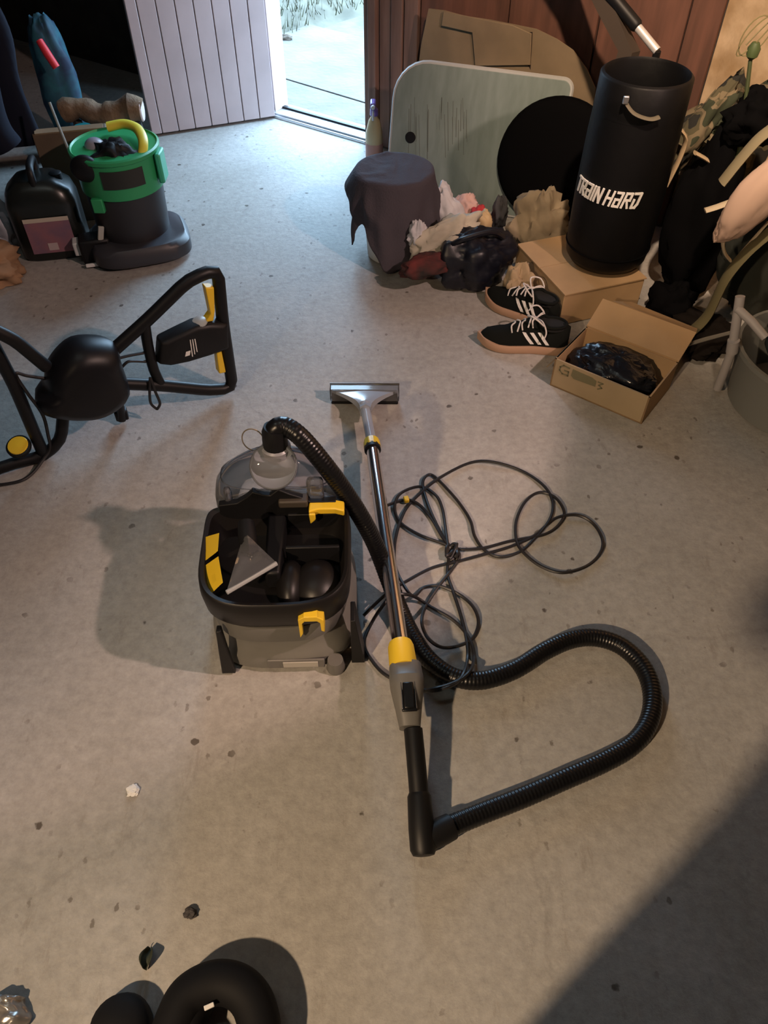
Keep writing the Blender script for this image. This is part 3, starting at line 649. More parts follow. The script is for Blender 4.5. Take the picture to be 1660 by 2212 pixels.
# ------------------------------------------------------------------ sneakers
UPP = mat('black_suede', (0.006, 0.007, 0.006), 0.9, spec=0.15); SOLE = mat('gum_sole', (0.42, 0.26, 0.17), 0.6); LACE = mat('white_lace', (0.62, 0.58, 0.55), 0.8); LINING = mat('shoe_lining', (0.006, 0.006, 0.006), 0.9)
def shoe_at(root, F):
    """F maps local (x from toe to heel, y to the left, z up) to world"""
    L_ = 0.285
    def hw(t): return 0.047 * (math.sin(min(1, t / 0.30) * PI / 2) ** 0.6) * (1 - 0.24 * max(0, min(1, (t - 0.35) / 0.25))) * (1.0 if t < 0.86 else math.sqrt(max(0, 1 - ((t - 0.86) / 0.145) ** 2)))
    def ht(t):
        ks = [(0, 0.035), (0.08, 0.058), (0.25, 0.066), (0.42, 0.088), (0.55, 0.108), (0.68, 0.092), (0.8, 0.084), (0.93, 0.098), (1, 0.088)]
        for (a, x), (b_, y) in zip(ks, ks[1:]):
            if t <= b_: s_ = (t - a) / (b_ - a); s_ = s_ * s_ * (3 - 2 * s_); return x + (y - x) * s_
        return 0.088
    ts = [0.004 + 0.992 * i / 26 for i in range(27)]; rings = []
    for t in ts:
        w_ = max(hw(t), 0.006); H_ = ht(t); ring = []
        for j in range(16):
            a = -PI * 0.12 + (PI * 1.24) * j / 15
            yy = math.cos(a) * w_ * (1.0 if math.sin(a) < 0.3 else 1 - 0.22 * (math.sin(a) - 0.3)); zz = 0.024 + max(-0.006, math.sin(a)) * (H_ - 0.024)
            ring.append(F(t * L_, yy, zz))
        rings.append(ring)
    obj('upper', MB().loft(rings), UPP, root, smooth=60)
    outl = [(t * L_, (hw(t) + 0.006)) for t in [i / 20 for i in range(1, 20)]]
    pts = [(-0.006, 0.0)] + outl + [(L_ + 0.006, 0.0)] + [(a, -b_) for a, b_ in outl[::-1]]
    def toe(x): return 0.012 * max(0, 1 - x / 0.07) ** 2
    mb = MB(); n = len(pts)
    mb.loft([[F(a, b_ * k, z + toe(a)) for a, b_ in pts] for z, k in ((0.0, 0.94), (0.004, 1.0), (0.024, 1.0), (0.028, 0.96))])
    obj('sole', mb, SOLE, root, smooth=50)
    op = [F(L_ * (0.79 + 0.155 * math.cos(a)), 0.030 * math.sin(a), 0.0915 - 0.0 * math.cos(a) + (0.012 if math.cos(a) < -0.4 else 0.004)) for a in [2 * PI * i / 20 for i in range(20)]]
    obj('collar', MB().tube(op, 0.0055, 6, close=True), UPP, root)
    obj('lining', MB().loft([[q for q in op], [q + (F(0, 0, -0.03) - F(0, 0, 0)) * 0.5 for q in op]]), LINING, root)
    for k in range(5):
        x = L_ * (0.36 + 0.055 * k); z = ht(x / L_) + 0.003; w_ = 0.022
        sg = 1 if k % 2 else -1
        obj('lace', MB().tube(spline([F(x, -w_ - 0.006, z - 0.02), F(x + 0.004 * sg, -w_ * 0.6, z - 0.004), F(x + 0.006, 0, z + 0.001), F(x - 0.004 * sg, w_ * 0.6, z - 0.004), F(x, w_ + 0.006, z - 0.02)], 4), 0.0026, 6), LACE, root)
    x = L_ * 0.60; z = ht(0.6) + 0.004
    for sg in (-1, 1):
        obj('lace_bow', MB().tube(spline([F(x, 0, z), F(x - 0.02, 0.022 * sg, z + 0.022), F(x + 0.004, 0.042 * sg, z + 0.02), F(x + 0.026, 0.036 * sg, z - 0.002), F(x + 0.012, 0.015 * sg, z + 0.003), F(x, 0, z)], 5), 0.0026, 6), LACE, root)
        obj('lace_end', MB().tube(spline([F(x, 0, z), F(x + 0.02, 0.025 * sg, z + 0.006), F(x + 0.036, 0.04 * sg, z - 0.022), F(x + 0.03, 0.05 * sg, z - 0.045)], 5), 0.0024, 6), LACE, root)
    for sg in (-1, 1):
        for k in range(3):
            xa = L_ * (0.47 + 0.085 * k); xb = xa + 0.03
            def sp(x, z, o_):
                w_ = hw(x / L_); H_ = ht(x / L_); q = (z - 0.024) / (H_ - 0.024); a = math.asin(max(0, min(0.95, q)))
                yy = math.cos(a) * w_ * (1.0 if q < 0.3 else 1 - 0.22 * (q - 0.3)); return F(x, sg * (yy + o_), z)
            zs = [0.072, 0.060, 0.048, 0.036]; vs = []
            for i, z in enumerate(zs):
                x = xa + (xb - xa) * i / 3
                vs += [sp(x, z, 0.0022), sp(x + 0.011, z, 0.0022), sp(x, z, -0.001), sp(x + 0.011, z, -0.001)]
            fs = []
            for i in range(3): o_ = 4 * i; fs += [[o_, o_ + 1, o_ + 5, o_ + 4], [o_, o_ + 4, o_ + 6, o_ + 2], [o_ + 1, o_ + 3, o_ + 7, o_ + 5], [o_ + 2, o_ + 6, o_ + 7, o_ + 3]]
            fs += [[0, 2, 3, 1], [12, 13, 15, 14]]
            obj('stripe', MB().add(vs, fs), PRINT, root, smooth=0)
def frame(org, ang, tilt=0.0):
    R = rotz(ang) @ Matrix.Rotation(tilt, 3, 'X')
    return lambda x, y, z: V(org) + R @ V((x, y, z))
s1 = thing('sneaker', 'black sneaker with white laces nearest the open box, gum sole facing us', 'sneaker', (0.46, 2.04, 0), 'pair of black sneakers')
shoe_at(s1, frame((0.306, 2.098, 0.001), -0.14))
s2 = thing('sneaker', 'black sneaker lying farther back against the paper sack, laces on top', 'sneaker', (0.47, 2.24, 0), 'pair of black sneakers')
shoe_at(s2, frame((0.352, 2.355, 0.001), -0.70, 0.0))

# ------------------------------------------------------------------ open cardboard box
ob0 = G(1188, 832); ob1 = G(1386, 917); ou = (ob1 - ob0).normalized(); ov = V((-ou.y, ou.x, 0)); OW = (ob1 - ob0).length; OD = 0.205; OH = 0.10
ob = thing('open_box', 'open cardboard box with a raised lid holding black plastic', 'box', ob0 + ou * OW / 2 + ov * OD / 2)
def op_(a, b_, z): return ob0 + ou * a + ov * b_ + V((0, 0, z))
TH = 0.005
obj('box_bottom', MB().prism([op_(0, 0, 0.001), op_(OW, 0, 0.001), op_(OW, OD, 0.001), op_(0, OD, 0.001)], (0, 0, TH)), CARD, ob)
BX2 = mat('box_front_card', (0.33, 0.25, 0.15), 0.85, var=0.06)
obj('front_wall', MB().prism([op_(0, 0, 0.001), op_(OW, 0, 0.001), op_(OW, 0, OH), op_(0, 0, OH)], ov * TH), BX2, ob)
obj('back_wall', MB().prism([op_(0, OD - TH, 0.001), op_(OW, OD - TH, 0.001), op_(OW, OD - TH, OH), op_(0, OD - TH, OH)], ov * TH), CARD, ob)
obj('side_wall', MB().prism([op_(0, 0, 0.001), op_(0, OD, 0.001), op_(0, OD, OH), op_(0, 0, OH)], ou * TH), CARD, ob)
obj('side_wall', MB().prism([op_(OW - TH, 0, 0.001), op_(OW - TH, OD, 0.001), op_(OW - TH, OD, OH), op_(OW - TH, 0, OH)], ou * TH), CARD, ob)
lid = [op_(0.0, OD, OH), op_(OW, OD, OH), op_(OW, OD + 0.10, OH + 0.045), op_(0.0, OD + 0.09, OH + 0.05)]
obj('lid', MB().prism(lid, (0, 0, 0.005)), CARD, ob)
lid2 = [op_(0.03, OD + 0.092, OH + 0.052), op_(OW, OD + 0.10, OH + 0.045), op_(OW - 0.02, OD + 0.20, OH - 0.005), op_(0.06, OD + 0.19, OH + 0.01)]
obj('tuck_flap', MB().prism(lid2, (0, 0, 0.005)), CARD, ob)
obj('side_flap', MB().prism([op_(0, 0.01, OH), op_(0, OD - 0.01, OH), op_(-0.03, OD - 0.03, OH - 0.06), op_(-0.035, 0.03, OH - 0.065)], ou * 0.004), CARDD, ob)
INK = mat('olive_ink', (0.15, 0.135, 0.075), 0.85)
def inkbox(poly): return MB().prism([op_(a, -0.0004, z) for a, z in poly], -ov * 0.0008)
def ink_stroke(mb, pts, wd=0.005):
    for (a, z), (a2, z2) in zip(pts, pts[1:]):
        d = V((a2 - a, z2 - z)).normalized(); q = V((-d.y, d.x)) * wd / 2; e = d * wd / 2
        mb.prism([op_(x, -0.0004, y) for x, y in ((a - e.x + q.x, z - e.y + q.y), (a2 + e.x + q.x, z2 + e.y + q.y), (a2 + e.x - q.x, z2 + e.y - q.y), (a - e.x - q.x, z - e.y - q.y))], -ov * 0.0008)
mb = MB(); ink_stroke(mb, [(0.05, 0.088), (0.032, 0.09), (0.022, 0.08), (0.022, 0.068), (0.032, 0.06), (0.05, 0.06), (0.05, 0.074), (0.038, 0.074)]); obj('print_mark', mb, INK, ob, smooth=0)
mb = inkbox([(0.062, 0.09), (0.125, 0.088), (0.14, 0.082), (0.14, 0.062), (0.07, 0.058), (0.06, 0.066)]); obj('print_mark', mb, INK, ob, smooth=0)
mb = MB(); ink_stroke(mb, [(0.146, 0.082), (0.16, 0.082), (0.15, 0.072), (0.16, 0.066), (0.15, 0.058)], 0.004); obj('print_mark', mb, INK, ob, smooth=0)
PLB = mat('black_bin_liner', (0.008, 0.009, 0.014), 0.25, bump=0.5, bscale=22)
oc = op_(OW * 0.5, OD * 0.5, 0.065)
mb = MB().ball(oc, (OW * 0.46, OD * 0.43, 0.058), basis(ou, ov, (0, 0, 1)), 48, 30, crumple(61, 0.22, 2.2))
for p in mb.v: p.z = max(p.z, 0.009)
for p in mb.v:
    q = p - ob0; a = min(max(q.dot(ou), 0.010), OW - 0.010); b_ = min(max(q.dot(ov), 0.010), OD - 0.010); r_ = ob0 + ou * a + ov * b_; p.x, p.y = r_.x, r_.y
tag(obj('bin_liner', mb, PLB, loc=V((oc.x, oc.y, 0.007)), smooth=70), 'shiny black plastic sack stuffed inside the open cardboard box', 'bag')
# small torn card under the sneaker side of the box
mb = MB().prism([G(1165, 800, 0.002), G(1190, 835, 0.002), G(1215, 795, 0.05), G(1200, 770, 0.05)], (0, 0, 0.003))

# ------------------------------------------------------------------ bin at the right edge, pipe, stick
bnc = V((1.235, 1.80, 0)); 
bn = thing('bin', 'grey plastic bin cut by the right edge of the picture', 'bin', bnc)
BING = mat('bin_grey', (0.16, 0.165, 0.155), 0.6)
obj('bin_body', MB().lathe([(0.185, 0.0), (0.195, 0.006), (0.215, 0.16), (0.218, 0.17), (0.224, 0.172), (0.224, 0.186), (0.214, 0.187), (0.20, 0.15), (0.18, 0.015), (0.0, 0.013)], bnc, 44), BING, bn, smooth=50)
for k in range(0): obj('bin_rib', MB().lathe([(0.198 + 0.008 * k, 0.03 + 0.04 * k), (0.203 + 0.008 * k, 0.034 + 0.04 * k), (0.200 + 0.008 * k, 0.04 + 0.04 * k)], bnc, 44, cap=False), BING, bn)
pv = thing('waste_pipe', 'pale grey forked plastic pipe standing in the grey bin', 'pipe', V((bnc.x - 0.13, bnc.y, 0.02)))
GP = mat('pale_grey_pipe', (0.33, 0.31, 0.31), 0.5)
a0_ = P(1583, 755, 1.80); a1_ = P(1600, 640, 1.84)
obj('pipe_main', MB().tube([V((a0_.x + 0.02, a0_.y + 0.03, 0.03)), a0_, a1_], 0.013, 14), GP, pv)
obj('pipe_branch', MB().tube([P(1592, 665, 1.83), P(1625, 695, 1.80), P(1655, 730, 1.76)], 0.012, 14), GP, pv)
obj('pipe_collar', MB().tube([P(1586, 735, 1.80), P(1582, 760, 1.80)], 0.0165, 14), GP, pv)
heap('navy_bundle', (1.25, 1.83, 0.24), (0.17, 0.15, 0.13), mat('teal_black_cloth', (0.016, 0.026, 0.032), 0.8), 67, 'dark teal bundle stuffed into the grey bin at the right edge', 'bundle', 0.15, 1.6, base=None)
q0 = P(1460, 752, 1.95); q1 = P(1590, 716, 2.0)
tag(obj('stick', MB().tube([q0, (q0 + q1) / 2 + V((0, 0, 0.002)), q1], [0.006, 0.007, 0.006], 6), mat('dull_stick', (0.15, 0.14, 0.12), 0.7), loc=q0), 'thin greyish stick lying from box lid to grey bin', 'stick')

# ------------------------------------------------------------------ carpet extractor (the wet vacuum in the middle)
VC = V((-0.226, 1.06, 0))
vac = thing('carpet_cleaner', 'grey and black spray carpet cleaner with a clear domed lid', 'carpet cleaner', VC)
VR = rotz(0.035)
def sup(cx, cy, hx, hy, z, n=56, e=3.2, zf=None, eb=None):
    out = []; e0 = e
    for j in range(n):
        a = 2 * PI * j / n; c, s_ = math.cos(a), math.sin(a)
        e = e0 if (eb is None or s_ < 0) else eb
        x = math.copysign(abs(c) ** (2 / e), c) * hx; y = math.copysign(abs(s_) ** (2 / e), s_) * hy
        q = V((cx + x, cy + y, 0)); zz = z if zf is None else zf(q.x, q.y)
        q = VR @ q; out.append(V((VC.x + q.x, VC.y + q.y, zz)))
    return out
def vp(x, y, z): q = VR @ V((x, y, 0)); return V((VC.x + q.x, VC.y + q.y, z))
# lower tank: wide foot, waist, shoulder
mb = MB().loft([sup(0, 0, 0.150, 0.178, 0.006), sup(0, 0, 0.164, 0.186, 0.014), sup(0, 0, 0.163, 0.186, 0.05), sup(0, 0.003, 0.157, 0.182, 0.062), sup(0, 0.005, 0.146, 0.178, 0.13), sup(0, 0.004, 0.142, 0.181, 0.135), sup(0, 0.004, 0.140, 0.186, 0.185)])
obj('lower_tank', mb, GREYT, vac, smooth=45)
# rounded skirt step on the front
mb = MB().loft([sup(0, -0.004, 0.147, 0.184, 0.128), sup(0, -0.006, 0.148, 0.190, 0.134), sup(0, -0.006, 0.145, 0.191, 0.172), sup(0, -0.004, 0.143, 0.188, 0.180)])
obj('tank_band', mb, mat('grey_tank_band', (0.115, 0.112, 0.103), 0.5), vac, smooth=45)
# upper tray (open basin)
def zt(x, y): return 0.262 + 0.16 * max(0, y + 0.19) * 0.35
def zt2(x, y): return zt(x, y) - 0.004
mb = MB().loft([sup(0, -0.067, 0.145, 0.119, 0.175, eb=9), sup(0, -0.067, 0.153, 0.129, 0.195, eb=9), sup(0, -0.067, 0.156, 0.132, 0.235, eb=9), sup(0, -0.067, 0.154, 0.130, 0, zf=zt2, eb=9), sup(0, -0.067, 0.150, 0.126, 0, zf=zt, eb=9), sup(0, -0.067, 0.143, 0.118, 0, zf=zt2, eb=9), sup(0, -0.067, 0.135, 0.106, 0.225, eb=9), sup(0, -0.067, 0.129, 0.100, 0.206, eb=9)])
TRAY = mat('black_tray_plastic', (0.008, 0.007, 0.007), 0.42, spec=0.35)
obj('tool_tray', mb, TRAY, vac, smooth=45)
# inner back wall with a notched crest (dark, seen through the lid) and centre ridge
cre = [(-0.125, 0.24), (-0.125, 0.292), (-0.085, 0.298), (-0.062, 0.316), (-0.048, 0.332), (-0.026, 0.322), (-0.012, 0.320), (0.006, 0.338), (0.03, 0.322), (0.06, 0.308), (0.07, 0.298), (0.125, 0.298), (0.125, 0.24)]
mb = MB().prism([vp(x, 0.045, z) for x, z in cre], VR @ V((0, 0.016, 0))); obj('tray_back_wall', mb, BLACK, vac, bevel=0.002)
mb = MB().loft([[vp(x, y, z) for x, y in ((-0.02, -0.115), (0.012, -0.115), (0.016, 0.045), (-0.024, 0.045))] for z in (0.21, 0.262)]); obj('tray_divider', mb, BLACK, vac, bevel=0.006)
mb = MB().prism([vp(0.03, -0.035, 0.272), vp(0.028, 0.04, 0.286), vp(0.125, 0.04, 0.286), vp(0.128, -0.035, 0.272)], (0, 0, -0.01))
# deep square pocket rim on the right
for a, b_ in (((0.02, -0.05), (0.132, -0.05)), ((0.02, 0.042), (0.132, 0.042))):
    obj('pocket_wall', MB().box(vp((a[0] + b_[0]) / 2, a[1], 0.238), (b_[0] - a[0], 0.008, 0.056), VR), BLACK, vac, bevel=0.002)
obj('grey_tab', MB().box(vp(0.035, 0.05, 0.300), (0.062, 0.03, 0.02), VR), mat('dark_olive_tab', (0.05, 0.04, 0.03), 0.6), vac, bevel=0.004)
# moulded scoops at the front of the tray
for x, rr in ((0.085, 0.05), (0.03, 0.03)):
    obj('tray_scoop', MB().ball(vp(x, -0.11, 0.212), (rr, 0.06, 0.04), VR, 24, 14), TRAY, vac)
# yellow latches
def latch(name, pts, th, parent=vac): return obj(name, MB().prism(pts, th), YEL, parent, bevel=0.0025)
lx = -0.161
for q in (((443, 1160, .268), (474, 1151, .300), (471, 1190, .292), (441, 1213, .258)), ((442, 1222, .256), (472, 1201, .288), (482, 1258, .278), (456, 1283, .246))):
    p4 = [G(*k) for k in q]; latch('side_latch', p4, (-0.006, 0, -0.007))
mb = MB().loft([[vp(0.068 + a, 0.02 + b_, z) for a, b_ in ((0, 0), (0.02, 0.007), (0.055, 0.007), (0.075, 0))] + [vp(0.068 + a, 0.048 + b_, z) for a, b_ in ((0.075, 0), (0.055, 0.006), (0.02, 0.006), (0, 0))] for z in (0.278, 0.296)])
LL = obj('lid_latch', mb, YEL, vac, bevel=0.003)
latch('lid_latch_lip', parent=LL, pts=[vp(0.070, 0.019, 0.262), vp(0.082, 0.019, 0.276), vp(0.082, 0.019, 0.294), vp(0.068, 0.019, 0.294)], th=VR @ V((0, -0.006, 0)))
# yellow hose hook on the front right
hx, hy, hz = 0.075, -0.208, 0.215
mb = MB()
for pts in ([(-0.025, 0.0, -0.05), (-0.025, 0.0, 0.014), (-0.012, 0.0, 0.024), (-0.012, 0, 0.008), (-0.018, 0, 0.0), (-0.018, 0, -0.035)],):
    mb.prism([vp(hx + a, hy, hz + z) for a, _, z in pts], VR @ V((0, 0.03, 0)))
mb.prism([vp(hx + a, hy, hz + z) for a, z in ((-0.014, 0.008), (-0.014, 0.024), (0.014, 0.024), (0.014, 0.008))], VR @ V((0, 0.03, 0)))
mb.prism([vp(hx + a, hy, hz + z) for a, z in ((0.012, 0.008), (0.012, 0.024), (0.026, 0.012), (0.026, -0.03), (0.019, -0.026), (0.018, 0.002))], VR @ V((0, 0.03, 0)))
obj('hose_hook', mb, YEL, vac, bevel=0.0015)
# black corner straps, rating plate, foot
for xa_, xb_, xc_, ya_, yb_ in ((-0.134, -0.104, -0.117, -0.1935, -0.182), (0.150, 0.180, 0.157, -0.175, -0.13)):
    mb = MB().loft([[vp(xa_, ya_, 0.008), vp(xb_, ya_, 0.008), vp(xb_, yb_, 0.008), vp(xa_, yb_, 0.008)],
                    [vp(xa_ * 0.5 + xc_ * 0.5 - .003, ya_ * 1.0, 0.09), vp(xb_ * 0.6 + xc_ * 0.4, ya_ * 1.0, 0.09), vp(xb_ * 0.6 + xc_ * 0.4, yb_ + .004, 0.09), vp(xa_ * 0.5 + xc_ * 0.5 - .003, yb_ + .004, 0.09)],
                    [vp(xc_ - 0.005, ya_ * 1.0, 0.172), vp(xc_ + 0.005, ya_ * 1.0, 0.172), vp(xc_ + 0.005, yb_ + 0.006, 0.172), vp(xc_ - 0.005, yb_ + 0.006, 0.172)]])
    obj('corner_strap', mb, BLACK, vac, bevel=0.002)
PRC = obj('plate_recess', MB().box(vp(0.03, -0.187, 0.034), (0.125, 0.006, 0.032), VR), GREY, vac, bevel=0.003)
obj('rating_plate', MB().box(vp(0.04, -0.1905, 0.034), (0.076, 0.003, 0.02), VR), mat('pale_plate', (0.40, 0.38, 0.34), 0.6), PRC, bevel=0.001, label='pale rating plate on the tank front')
obj('drain_foot', MB().lathe([(0.02, 0.0), (0.021, 0.004), (0.017, 0.035), (0.0, 0.036)], vp(0.115, -0.182, 0.002), 18), GREY, vac)
# floor of the clean tank and clear dome
mb = MB().loft([sup(0, 0.122, 0.130, 0.058, 0.180, eb=1.9), sup(0, 0.122, 0.130, 0.058, 0.192, eb=1.9)]); obj('tank_floor', mb, mat('pale_tank_floor', (0.42, 0.39, 0.38), 0.6), vac)
prof = [(0.188, 0.140, 0.050, 0.186), (0.235, 0.144, 0.052, 0.192), (0.268, 0.143, 0.054, 0.192), (0.300, 0.136, 0.056, 0.188), (0.328, 0.120, 0.056, 0.178), (0.352, 0.099, 0.058, 0.163), (0.374, 0.074, 0.062, 0.146), (0.389, 0.053, 0.070, 0.131), (0.397, 0.040, 0.080, 0.119)]
mb = MB().loft([sup(0, (ya_ + yb_) / 2, hx_, (yb_ - ya_) / 2, z, e=3.2, eb=1.9) for z, hx_, ya_, yb_ in prof], cap=False)
obj('lid_dome', mb, CLEAR, vac, smooth=179, label='clear plastic dome')
dcn = vp(0.0, 0.076, 0.376); dnn = V((0.0, -0.62, 0.78))
DSH = obj('dome_dish', MB().lathe([(0.0, -0.006), (0.026, -0.004), (0.040, 0.002), (0.046, 0.008), (0.049, 0.006), (0.046, -0.002), (0.03, -0.010), (0.0, -0.012)], dcn, 36, dnn), mat('frosted_grey', (0.20, 0.215, 0.24), 0.3), vac, smooth=60)
obj('dish_ring', MB().tube([dcn + V((0, 0, 1)).rotation_difference(dnn.normalized()) @ V((0.0485 * math.cos(a), 0.0485 * math.sin(a), 0.007)) for a in [2 * PI * i / 40 for i in range(40)]], 0.0018, 6, close=True), CLEARS, DSH)
z, hx_, ya_, yb_ = prof[4]
obj('dome_rib', MB().tube(sup(0, (ya_ + yb_) / 2, hx_ + .001, (yb_ - ya_) / 2 + .001, z, e=3.2, eb=1.9), 0.0013, 5, close=True), CLEARS, vac)
obj('dome_grip', MB().box(vp(0.082, 0.066, 0.318), (0.036, 0.022, 0.06), VR), CLEAR, vac, bevel=0.008)
obj('dome_grip', MB().box(vp(-0.105, 0.064, 0.300), (0.014, 0.018, 0.05), VR), CLEAR, vac, bevel=0.005)
z, hx_, ya_, yb_ = prof[0]
obj('dome_rim', MB().tube(sup(0, (ya_ + yb_) / 2, hx_ + .002, (yb_ - ya_) / 2 + .002, 0.195, e=3.2, eb=1.9), 0.004, 6, close=True), CLEARS, vac)
ew = vp(0.004, 0.112, 0.395)
obj('hose_port', MB().lathe([(0.031, -0.012), (0.031, 0.004), (0.027, 0.008)], ew, 24), mat('frosted_port', (0.25, 0.25, 0.27), 0.35), vac)
lp = [ew + V((-0.03 - 0.016 + 0.022 * math.cos(a), 0.0, 0.022 + 0.03 * math.sin(a))) for a in [2 * PI * i / 24 for i in range(24)]]
obj('wire_loop', MB().tube(lp, 0.0014, 5, close=True), mat('brass_wire', (0.5, 0.42, 0.3), 0.35, 0.8), vac)
# hand nozzle lying in the tray
hn = thing('hand_nozzle', 'clear fan shaped hand nozzle lying in the cleaner tray', 'nozzle', vp(-0.075, -0.06, 0.21))
n0 = G(548, 1178, 0.30); n1 = G(490, 1280, 0.285); n2 = G(598, 1217, 0.285); n3 = G(525, 1172, 0.30)
up = V((0, 0, 0.010))
mb = MB(); a_ = n0 + V((0.004, 0.0, 0)); b__ = n3
rings = []
for t in [i / 8 for i in range(9)]:
    e = t ** 1.25
    pa_ = b__ + (n1 - b__) * e; pb_ = a_ + (n2 - a_) * e; th = 0.022 * (1 - t) + 0.006
    mid = (pa_ + pb_) / 2
    rings.append([pa_ + V((0, 0, -th * 0.4)), mid + V((0, 0, -th)), pb_ + V((0, 0, -th * 0.4)), pb_ + V((0, 0, th * 0.4)), mid + V((0, 0, th)), pa_ + V((0, 0, th * 0.4))])
mb.loft(rings); obj('fan_shell', mb, CLEARS, hn, smooth=30)
obj('slot_lip', MB().tube([n1, n2], 0.005, 8), mat('frosted_lip', (0.33, 0.34, 0.35), 0.3), hn)
c_ = (n0 + n3) / 2; d_ = (c_ - (n1 + n2) / 2).normalized()
obj('socket', MB().tube([c_ - d_ * 0.012, c_ + d_ * 0.02, c_ + d_ * 0.05], [0.017, 0.019, 0.017], 16), BLACK, hn)

# ------------------------------------------------------------------ suction hose with wand
wn = thing('suction_wand', 'chrome suction wand with yellow collars, floor head and long black hose', 'wand', G(850, 1300))
hose = [ew + V((0, 0, 0.034)), ew + V((0.004, 0.002, 0.052)), G(618, 922, 0.448), G(652, 946, 0.432), G(700, 1002, 0.375), G(745, 1062, 0.295), G(785, 1125, 0.215), G(815, 1185, 0.13), G(843, 1260, 0.06), G(868, 1325, 0.027), G(895, 1380, 0.024), G(930, 1428, 0.024), G(980, 1462, 0.024), G(1040, 1470, 0.024), G(1110, 1448, 0.024), G(1175, 1408, 0.024), G(1235, 1382, 0.024), G(1290, 1378, 0.024), G(1345, 1397, 0.024), G(1390, 1442, 0.024), G(1410, 1500, 0.024), G(1402, 1560, 0.024), G(1365, 1610, 0.024), G(1300, 1648, 0.024), G(1220, 1683, 0.024), G(1130, 1722, 0.024), G(1040, 1757, 0.025), G(980, 1782, 0.028), G(935, 1803, 0.034)]
hp_ = resample(spline(hose, 12), 0.0019)
hr = [0.0, 0.0, -0.0006, -0.0006]
obj('hose', MB().tube(hp_, lambda i, N: 0.0205 + (0.0 if i < 4 or i > N - 4 else hr[i % 4]), 14), BLACKG, wn, smooth=60)
obj('hose_elbow', MB().tube([ew + V((0, 0, 0.004)), ew + V((0, 0, 0.03)), ew + V((0, 0, 0.043)), ew + V((0.003, 0.001, 0.054))], [0.0265, 0.0265, 0.0255, 0.0235], 20), BLACK, wn)
gz = [(915, 1836, 0.036), (911, 1790, 0.044), (906, 1720, 0.060), (900, 1650, 0.078), (893, 1575, 0.094)]
gp = [G(*q) for q in gz]
obj('grip_tube', MB().tube(spline(gp[1:], 6), 0.0185, 18), BLACK, wn)
obj('hose_cuff', MB().tube([gp[0] + (gp[0] - gp[1]) * 0.30, gp[0] + (gp[0] - gp[1]) * 0.25, gp[0], gp[1], gp[2], gp[2] + (gp[3] - gp[2]) * 0.12], [0.012, 0.020, 0.0245, 0.0245, 0.0225, 0.019], 20), BLACK, wn)
obj('hose_socket', MB().tube([G(921, 1815, 0.036), G(955, 1795, 0.032), G(975, 1785, 0.03)], [0.022, 0.0255, 0.0245], 18), BLACK, wn)
# trigger housing
ha, hb = G(886, 1570, 0.096), G(876, 1440, 0.118); hd_ = (hb - ha).normalized(); hxv = hd_.cross(V((0, 0, 1))).normalized(); hzv = hxv.cross(hd_)
def house(t, wx, wz, dz=0.0, n=20, e=3.0):
    c = ha + (hb - ha) * t + hzv * dz; out = []
    for j in range(n):
        a = 2 * PI * j / n; x = math.copysign(abs(math.cos(a)) ** (2 / e), math.cos(a)) * wx; z = math.copysign(abs(math.sin(a)) ** (2 / e), math.sin(a)) * wz
        out.append(c + hxv * x + hzv * z)
    return out
THO = obj('trigger_housing', MB().loft([house(-0.02, 0.021, 0.020), house(0.05, 0.022, 0.022), house(0.3, 0.027, 0.027, 0.003), house(0.62, 0.034, 0.032, 0.005), house(0.78, 0.035, 0.033, 0.004), house(0.84, 0.034, 0.030, 0.0), house(1.0, 0.033, 0.028, -0.002), house(1.05, 0.030, 0.026, -0.002)]), GREY, wn, smooth=40)
tcx = ha + (hb - ha) * 0.42 + hzv * 0.031
RB = basis(hxv, hd_, hzv)
obj('trigger_frame', MB().box(tcx, (0.030, 0.062, 0.006), RB), BLACKG, THO, bevel=0.002)
obj('trigger_button', MB().box(tcx + hzv * 0.004, (0.022, 0.054, 0.006), RB), BLACKG, THO, bevel=0.003)
for sx in (-1, 1): obj('trigger_pin', MB().tube([tcx + hxv * 0.0135 * sx + hd_ * (-0.027) + hzv * 0.004, tcx + hxv * 0.0135 * sx + hd_ * 0.027 + hzv * 0.004], 0.0013, 6), CHROME, THO)
# yellow sleeve, chrome tube, yellow collar
ya, yb = G(872, 1440, 0.118), G(865, 1388, 0.118); yd = (yb - ya).normalized()
tb = G(805, 968, 0.072)
td = (tb - yb).normalized()
obj('yellow_sleeve', MB().tube([ya - td * 0.004, yb - td * 0.012, yb - td * 0.003, yb], [0.0292, 0.0272, 0.0245, 0.019], 28), YEL, wn)
obj('chrome_tube', MB().tube([yb - td * 0.02, tb + td * 0.01], 0.0172, 28), CHROME, wn)
NK = tb + td * 0.035
obj('collar_ring', MB().tube([tb - td * 0.012, tb - td * 0.010, tb + td * 0.004], [0.018, 0.0225, 0.0225], 24), BLACK, wn)
mb = MB(); rings = []
ux = td.cross(V((0, 0, 1))).normalized(); uz = ux.cross(td)
for q, rr in ((0.0, 0.0225), (0.004, 0.0232), (0.026, 0.0222), (0.03, 0.0205)):
    rings.append([tb + td * q + (ux * math.cos(2 * PI * j / 40) + uz * math.sin(2 * PI * j / 40)) * (rr - (0.0016 if (j // 2) % 2 and 0.003 < q < 0.029 else 0)) for j in range(40)])
mb.loft(rings); obj('yellow_collar', mb, YEL, wn, smooth=25)
